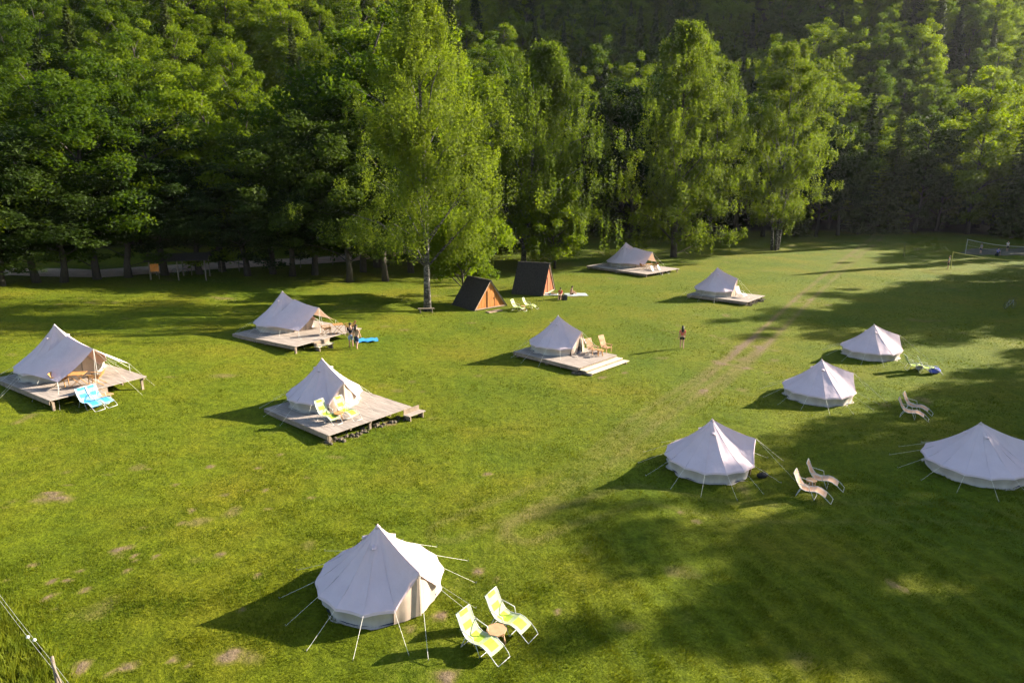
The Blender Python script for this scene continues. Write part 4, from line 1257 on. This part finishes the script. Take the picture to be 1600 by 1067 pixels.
RAD = dict(pelvis=(.155, .11), waist=(.125, .09), chest=(.15, .10), neck=.055, chin=(.065, .075), head=(.08, .095), crown=(.055, .065), hip=(.085, .085), knee=.055, ankle=.04, toe=(.045, .025), sh=.055, el=.042, wr=.03)
ED = [('pelvis', 'waist'), ('waist', 'chest'), ('chest', 'neck'), ('neck', 'chin'), ('chin', 'head'), ('head', 'crown')] + [e for s in 'LR' for e in
      (('pelvis', 'hip' + s), ('hip' + s, 'knee' + s), ('knee' + s, 'ankle' + s), ('ankle' + s, 'toe' + s), ('chest', 'sh' + s), ('sh' + s, 'el' + s), ('el' + s, 'wr' + s))]
def person(loc, deg, pose, top, bottom, label, hair='short', scale=1.0, long_leg=False, sleeves=True):
    e = empty('person', loc, math.radians(deg), label, 'person'); e.scale = (scale,) * 3
    skinned('body', pose, ED, RAD, M['skin'], e, 2)
    V = lambda n: Vector(pose[n])
    if top:
        j = {n: pose[n] for n in ('waist', 'chest', 'pelvis')}; ed = [('pelvis', 'waist'), ('waist', 'chest')]
        j['pelvis'] = tuple(V('pelvis').lerp(V('waist'), .35)); j['collar'] = tuple(V('chest').lerp(V('neck'), .62)); ed.append(('chest', 'collar'))
        r = {'waist': (.140, .105), 'chest': (.165, .115), 'pelvis': (.160, .118), 'collar': .07, 'sh': .068, 'el': .058}
        for s in 'LR':
            j['sh' + s] = pose['sh' + s]; ed.append(('chest', 'sh' + s))
            if sleeves: j['el' + s] = tuple(V('sh' + s).lerp(V('el' + s), .6)); ed.append(('sh' + s, 'el' + s))
        skinned('shirt', j, ed, r, M[top], e, 2, 'chest')
    if bottom:
        j = {'pelvis': pose['pelvis'], 'waist': tuple(V('pelvis').lerp(V('waist'), .45))}; ed = [('pelvis', 'waist')]
        r = {'pelvis': (.170, .128), 'waist': (.150, .115), 'hip': .102, 'knee': .088}
        f = .95 if long_leg else .5
        for s in 'LR':
            j['hip' + s] = pose['hip' + s]; j['knee' + s] = tuple(V('hip' + s).lerp(V('knee' + s), f)); ed += [('pelvis', 'hip' + s), ('hip' + s, 'knee' + s)]
        skinned('shorts', j, ed, r, M[bottom], e, 2)
    h, up = V('head'), (V('head') - V('neck')).normalized()
    m = MB(); back = Vector((0, -1, 0)) if pose is not LIE else Vector((0, 0, -1))
    m.ball(h + up * .035 + back * .022, (.096, .106, .096), 10, 8)
    if hair == 'long':
        b0 = h + back * .05
        m.tube([b0 + up * .02, b0 - up * .12 + back * .05, b0 - up * .28 + back * .075, b0 - up * .40 + back * .06], [.09, .095, .08, .03], 8)
    m.build('hair', M['hair'], e, True)
    fwd = -back; m = MB(); side = up.cross(fwd).normalized()
    m.tube([h + fwd * .085 - up * .00, h + fwd * .115 - up * .035], [.008, .016], 5)
    for s in (-1, 1):
        m.ball(h + side * s * .088 - up * .01, (.015, .02, .028), 6, 4)
    m.build('nose_and_ears', M['skin'], e, True)
    m = MB()
    for s in (-1, 1): m.ball(h + fwd * .088 + side * s * .033 + up * .005, .011, 6, 4)
    m.box(h + fwd * .092 - up * .06, (.045, .01, .01))
    m.build('eyes_and_mouth', M['hair'], e)
    for s in 'LR':
        w, el = V('wr' + s), V('el' + s); d = (w - el).normalized(); sd = d.cross(Vector((0, 0, 1)) if abs(d.z) < .9 else Vector((1, 0, 0))).normalized(); nn = sd.cross(d)
        m = MB(); m.tube([w - d * .02, w + d * .04, w + d * .085], [.026, .038, .034], 8)
        for i, (o, l) in enumerate(((-.028, .062), (-.010, .075), (.010, .07), (.027, .055))):
            p0 = w + d * .075 + sd * o; m.tube([p0, p0 + d * l * .55 + nn * .008, p0 + d * l + nn * .026], [.0095, .009, .007], 5)
        p0 = w + d * .03 + sd * -.032; m.tube([p0, p0 + d * .03 - sd * .022, p0 + d * .06 - sd * .026 + nn * .012], [.011, .010, .008], 5)
        m.build('hand', M['skin'], e, True)
    return e
person(gp(1065, 545), -8, WALK, 'coral', 'black', 'person with long dark hair, coral top and black shorts walking alone', 'long', 1.03, sleeves=True)
person(gp(549, 543), 20, STAND, 'black', 'jean', 'left of the couple, dark top and denim shorts', 'short', 1.08, True)
person(gp(558, 545), -15, WALK, 'tan', 'navy', 'right of the couple, tan top and navy shorts', 'long', 1.06, True, sleeves=False)
person(gp(892, 461), -70, SIT, None, 'black', 'bare-backed person in black shorts sitting on a pale blanket', 'short', 1.05)
person(gp(876, 467), 160, CHAIR, 'red', 'black', 'person in a red shirt sitting on a dark crate', 'short', 0.95)
person(gp(858, 461), 80, LIE, 'white', 'teal', 'person in white top and teal shorts lying by the rust-red cabin', 'short', 0.98)
person(gp(1481, 420), 60, STAND, 'greycloth', 'black', 'person in grey standing at the near volleyball post', 'short', 1.0, True)
person(gp(1558, 400), -60, CHAIR, 'bluecloth', 'navy', 'person in blue sitting behind the near volleyball net', 'short', 1.05, True)
person(gp(1532, 396), 100, STAND, 'greycloth', 'navy', 'person in grey standing left of the blue-shirted sitter', 'short', 0.95, True)
person(gp(1573, 393), 180, STAND, 'white', 'black', 'person in a white top at the forest edge behind the nets', 'short', 1.0, True)

# things around them
def crate(loc, size, mat, label, name='crate', rz=0):
    e = empty(name, loc, rz, label, name.replace('_', ' '))
    x, y, z = size
    for i in range(4):
        zz = (i + .5) * z / 4
        for s in (-1, 1):
            MB().box((0, s * (y / 2 - .01), zz), (x, .02, z / 4 - .02)).build('slat', M[mat], e)
            MB().box((s * (x / 2 - .01), 0, zz), (.018, y - .045, z / 4 - .02)).build('slat', M[mat], e)
    MB().box((0, 0, z + .01), (x, y, .02)).build('lid', M[mat], e)
    for sx in (-1, 1):
        for sy in (-1, 1): MB().box((sx * (x / 2 - .035), sy * (y / 2 - .035), z / 2), (.03, .03, z)).build('corner_post', M[mat], e)
crate(gp(876, 467), (.5, .45, .34), 'darkplastic', 'dark crate under the sitter in the red shirt')
crate(gp(882, 469), (.45, .4, .5), 'darkplastic', 'dark box on the grass right of the red-shirted sitter', 'box', 0.4)
seat_ = gp(1558, 400); crate(seat_, (.5, .45, .34), 'darkplastic', 'dark seat under the person in blue behind the net', 'stool', 0.5)
def cloth(name, loc, L, W, mat, label, cat, rz, amp=0.03, seed=1):
    r = random.Random(seed); m = MB(); n = 14
    for i in range(n + 1):
        for j in range(n + 1):
            x, y = (i / n - .5) * L, (j / n - .5) * W
            x += 0.05 * math.sin(j * .9 + seed); y += 0.05 * math.sin(i * .8 + seed)
            m.v.append((x, y, 0.05 + amp * (1 + math.sin(i * 1.1 + seed) * math.cos(j * .9 + seed * 2)) + r.uniform(0, .01)))
    for i in range(n):
        for j in range(n):
            b = i * (n + 1) + j; m.f.append((b, b + n + 1, b + n + 2, b + 1)); m.m.append(0)
    nv = len(m.v); m.v += [(x, y, z - .02) for x, y, z in m.v]; m.f += [tuple(nv + q for q in reversed(f)) for f in m.f]; m.m = [0] * len(m.f)
    o = m.build(name, M[mat], None, True); o.location = loc; o.rotation_euler = (0, 0, rz)
    return tag(o, label, cat)
cloth('picnic_blanket', gp(900, 461), 2.3, 1.5, 'paleblanket', 'pale blue blanket under the bare-backed sitter', 'blanket', 0.1, 0.01)
cloth('picnic_blanket', gp(858, 461), 2.0, 0.9, 'paleblanket', 'pale blanket under the person lying by the rust-red cabin', 'blanket', 0.1, 0.01, 2)
cloth('blue_blanket', gp(573, 533), 1.7, 1.0, 'blue', 'bright blue rumpled blanket on the grass behind the couple', 'blanket', 0.3, 0.05, 3)
def bag(loc, mat, label, s=1.0, rz=0.0):
    e = empty('bag', loc, rz, label, 'bag')
    m = MB(); m.ball((0, 0, .14 * s), (.34 * s, .19 * s, .16 * s), 12, 8)
    m.build('body', M[mat], e, True)
    for y in (-1, 1):
        MB().tube([(-.15 * s, y * .1 * s, .26 * s), (-.09 * s, y * .05 * s, .38 * s), (.09 * s, y * .05 * s, .38 * s), (.15 * s, y * .1 * s, .26 * s)], .013 * s, 5).build('handle', M[mat], e, True)
    MB().tube([(-.28 * s, 0, .235 * s), (0, 0, .305 * s), (.28 * s, 0, .235 * s)], .008 * s, 4).build('zip', M['darkplastic'], e)
bag(gp(1191, 746), 'black', 'small black bag lying right of the open-meadow tent', 0.85, 0.3)
bag(gp(1460, 583), 'bluecloth', 'blue bag on the grass right of the lime loungers', 1.25, 0.2)
bag(gp(1436, 577), 'greycloth', 'grey bag between the lime loungers by the farthest right-hand tent', 1.2, 0.8)

# ------------------------------------------------------------------ volleyball nets
def net(pb, far_px, hgt, mat, label, Ln=10.5):
    a = at(*pb); c = at(*far_px, hgt)
    d = Vector((c.x - a.x, c.y - a.y)).normalized()
    e = empty('volleyball_net', (a.x, a.y, a.z), math.atan2(d.y, d.x), label, 'net')
    for x in (0, Ln):
        w = a + Vector((d.x, d.y, 0)) * x
        MB().tube([(x, 0, gzf(w.x, w.y) - a.z - .1), (x, 0, hgt + .08)], .04, 8).build('post', M[mat], e)
    sag = lambda x: hgt - 0.30 * math.sin(math.pi * x / Ln)
    n = 24
    t1, t2, mesh = MB(), MB(), MB()
    for i in range(n):
        x0, x1 = Ln * i / n + .05 * (i == 0), Ln * (i + 1) / n
        t1.bar((x0, 0, sag(x0)), (x1, 0, sag(x1)), .02, .075, up=(0, 0, 1)); t2.bar((x0, 0, sag(x0) - .85), (x1, 0, sag(x1) - .85), .01, .02)
    for i in range(1, 60):
        x = Ln * i / 60; mesh.tube([(x, 0, sag(x) - .03), (x, 0, sag(x) - .84)], .003, 3)
    for k in range(1, 6):
        mesh.tube([(Ln * i / n, 0, sag(Ln * i / n) - .03 - k * .14) for i in range(n + 1)], .003, 3)
    t1.build('top_tape', M[mat], e); t2.build('bottom_tape', M[mat], e)
    tag(mesh.build('netting', M['straw'], e), None, None, kind='stuff')
    return e
net((1485, 421), (1590, 404), 2.3, 'yellowtape', 'nearer volleyball net with yellow tape')
net((1508, 398), (1590, 383), 2.35, 'greytape', 'farther volleyball net with grey tape at the forest edge')
# sand court under the far net
m = MB(); c0, c1, c2, c3 = at(1495, 397), at(1640, 401), at(1640, 388), at(1515, 389)
n = 16
for i in range(n + 1):
    for j in range(n + 1):
        p0 = c0.lerp(c1, i / n).lerp(c3.lerp(c2, i / n), j / n)
        m.v.append((p0.x + .6 * math.sin(j), p0.y + .5 * math.sin(i * 1.3), gzf(p0.x, p0.y) + .03))
for i in range(n):
    for j in range(n):
        b = i * (n + 1) + j; m.f.append((b, b + n + 1, b + n + 2, b + 1)); m.m.append(0)
tag(m.build('sand_court', M['sand'], None, True), 'grey sand court under the farther volleyball net', None, kind='structure')

def bicycle(loc, deg, label, mat='greycloth'):
    e = empty('bicycle', loc, math.radians(deg), label, 'bicycle')
    R_ = .33
    for x in (-.52, .52):
        w = MB(); w.tube([(x + R_ * math.cos(2 * math.pi * i / 20), 0, R_ + .02 + R_ * math.sin(2 * math.pi * i / 20)) for i in range(21)], .022, 5, cap=False)
        wh = w.build('wheel', M['darkplastic'], e, True)
        s = MB()
        for i in range(8): s.tube([(x, 0, R_ + .02), (x + R_ * math.cos(i * math.pi / 4), 0, R_ + .02 + R_ * math.sin(i * math.pi / 4))], .004, 3)
        s.build('spokes', M['peg'], wh)
    f = MB()
    for a, b in (((-.52, .35), (-.12, .30)), ((-.12, .30), (-.22, .82)), ((-.22, .76), (.36, .80)), ((-.12, .30), (.36, .74)), ((-.52, .35), (-.21, .74)), ((.36, .88), (.52, .35))):
        f.tube([(a[0], 0, a[1]), (b[0], 0, b[1])], .02, 6)
    f.build('frame', M[mat], e, True)
    MB().tube([(.36, -.28, 1.0), (.40, 0, .98), (.36, .28, 1.0)], .016, 6).build('handlebar', M['darkplastic'], e, True)
    MB().tube([(.36, 0, .86), (.40, 0, .98)], .016, 6).build('stem', M['darkplastic'], e)
    MB().ball((-.24, 0, .90), (.13, .07, .035), 8, 6).build('saddle', M['darkplastic'], e, True)
    MB().tube([(-.22, 0, .8), (-.235, 0, .89)], .014, 6).build('seat_post', M['peg'], e)
    MB().tube([(-.12, .03, .30), (-.2, .25, .02)], .012, 5).build('kickstand', M['peg'], e)
bicycle(gp(1577, 482), 20, 'bicycle parked in the shade at the right edge')
bicycle(gp(282, 430), 10, 'bicycle parked inside the open shelter')

# ------------------------------------------------------------------ shelter, fences, odds and ends
q = at(283, 435)
e = empty('open_shelter', q, math.radians(16), 'dark-roofed open shelter on thin posts under the left trees', 'shelter')
for x in (-2.6, 0, 2.6):
    for y in (-1.3, 1.6):
        w = q + Matrix.Rotation(math.radians(16), 3, 'Z') @ Vector((x, y, 0))
        zb = gzf(w.x, w.y) - q.z - .1
        MB().box((x, y, (zb + 2.1) / 2), (.11, .11, 2.1 - zb)).build('post', M['post'], e)
for s in (-1, 1):
    MB().bar((0, .15 + s * 1.95, 2.05), (0, .15, 2.6), 6.0, .06, up=(0, s, 2)).build('roof_panel', M['blackroof'], e)
for y in (-1.3, 1.6): MB().bar((-2.8, y, 2.13), (2.8, y, 2.13), .09, .12).build('beam', M['post'], e)
w = at(243, 436)
o = empty('orange_board', (w.x, w.y, w.z), math.radians(25), 'orange board standing at the left end of the shelter', 'board')
MB().box((0, 0, 1.15), (.85, .05, .8)).build('panel', M['orange_sheet'], o)
for s in (-1, 1): MB().box((s * .36, .05, .75), (.06, .05, 1.6)).build('post', M['post'], o)

e = empty('wire_fence', at(347, 426), 0, 'thin wire fence along the gravel road', 'fence')
pts = [at(u, v) for u, v in ((300, 430), (322, 428), (347, 426), (374, 424), (420, 421), (470, 418), (520, 414))]
o0 = e.location.copy()
for p in pts: MB().tube([p - o0 - Vector((0, 0, .2)), p - o0 + Vector((0, 0, 1.35))], .045, 6).build('post', M['post'], e)
for zz in (.45, .8, 1.2): MB().tube([p - o0 + Vector((0, 0, zz)) for p in pts], .006, 4).build('wire', M['straw'], e)

# cord fence, bottom left corner
pA = at(93, 1085); pB = pA - Vector((fdir.x, fdir.y, 0)) * 5.0; pB.z = gzf(pB.x, pB.y); pC = pA + Vector((fdir.x, fdir.y, 0)) * 4.0; pC.z = gzf(pC.x, pC.y)
e = empty('cord_fence', pA, 0, 'white cord fence on a leaning wooden post in the bottom-left corner', 'fence')
for p, ln in ((pA, (-.10, .12)), (pB, (.05, .0)), (pC, (0, .05))):
    b = p - pA
    MB().tube([b + Vector((0, 0, -.2)), b + Vector((ln[0], ln[1], 1.05))], [.05, .04], 7).build('post', M['post'], e, True)
MB().tube([Vector((.22, -.05, -.1)), Vector((-.12, .10, .98))], .028, 6).build('brace', M['post'], e, True)
for zz, sg in ((.92, .05), (.66, .04)):
    ps = []
    for a, b in ((pB, pA), (pA, pC)):
        for i in range(9):
            t = i / 8; x = a.lerp(b, t) - pA; ps.append(x + Vector((-.05, .06, zz - sg * math.sin(math.pi * t))))
    MB().tube(ps, .004, 5).build('cord', M['wire'], e, True)
for t, zz in ((.62, .66), (.74, .90)):
    x = pB.lerp(pA, t) - pA; MB().ball(x + Vector((-.05, .06, zz - .03)), .045, 8, 6).build('insulator', M['white'], e, True)

q = at(666, 489)
e = empty('wooden_bench', q, math.radians(4), 'low plank bench at the foot of the tallest birch', 'bench')
MB().box((0, 0, .42), (1.5, .3, .05)).build('seat', M['post'], e)
for x in (-.55, .55): MB().box((x, 0, .19), (.08, .26, .40)).build('leg', M['post'], e)

a, b = at(1057, 396, .7), at(1086, 386, 1.0)
e = empty('broken_branch', at(1057, 396), 0, 'pale broken branch sticking out by the thick-trunked birch', 'branch')
o0 = e.location.copy()
MB().tube([Vector((-.3, .2, .0)), (a - o0), (b - o0) * .8 + Vector((0, 0, .3)), (b - o0) + Vector((0.3, 0, .5))], [.09, .07, .05, .02], 6).build('limb', M['trim'], e, True)
MB().tube([(a - o0) * .6 + (b - o0) * .4, (a - o0) * .4 + (b - o0) * .6 + Vector((.1, 0, -.7))], [.035, .015], 5).build('side_twig', M['trim'], e, True)

q = at(1411, 401)
e = empty('bare_sapling', q, 0, 'thin bare sapling standing alone near the end of the track', 'sapling')
MB().tube([(0, 0, -.1), (.05, 0, 1.1), (.0, .03, 2.2)], [.03, .02, .008], 6).build('trunk', M['bark'], e, True)
m = MB(); rn = random.Random(4)
for i in range(9):
    z = .8 + i * .14; a = i * 2.4; m.tube([(.04, 0, z), (.04 + math.cos(a) * .3, math.sin(a) * .3, z + .35)], [.010, .004], 4)
m.build('twigs', M['bark'], e)
MB().tube([(.25, .1, -.1), (.25, .1, 1.5)], .025, 6).build('stake', M['post'], e)

# ------------------------------------------------------------------ the hazy evening air
m, nt, p_, out = new_mat('evening_haze')
nt.nodes.remove(p_)
pv = nt.nodes.new('ShaderNodeVolumePrincipled')
pv.inputs['Color'].default_value = (0.86, 0.88, 0.96, 1)
pv.inputs['Density'].default_value = 0.000045
pv.inputs['Anisotropy'].default_value = 0.45
nt.links.new(pv.outputs[0], out.inputs['Volume'])
tag(MB().box((0, 410, 112), (1212, 992, 232)).build('haze', m), 'thin evening haze over the valley', 'haze', kind='stuff')
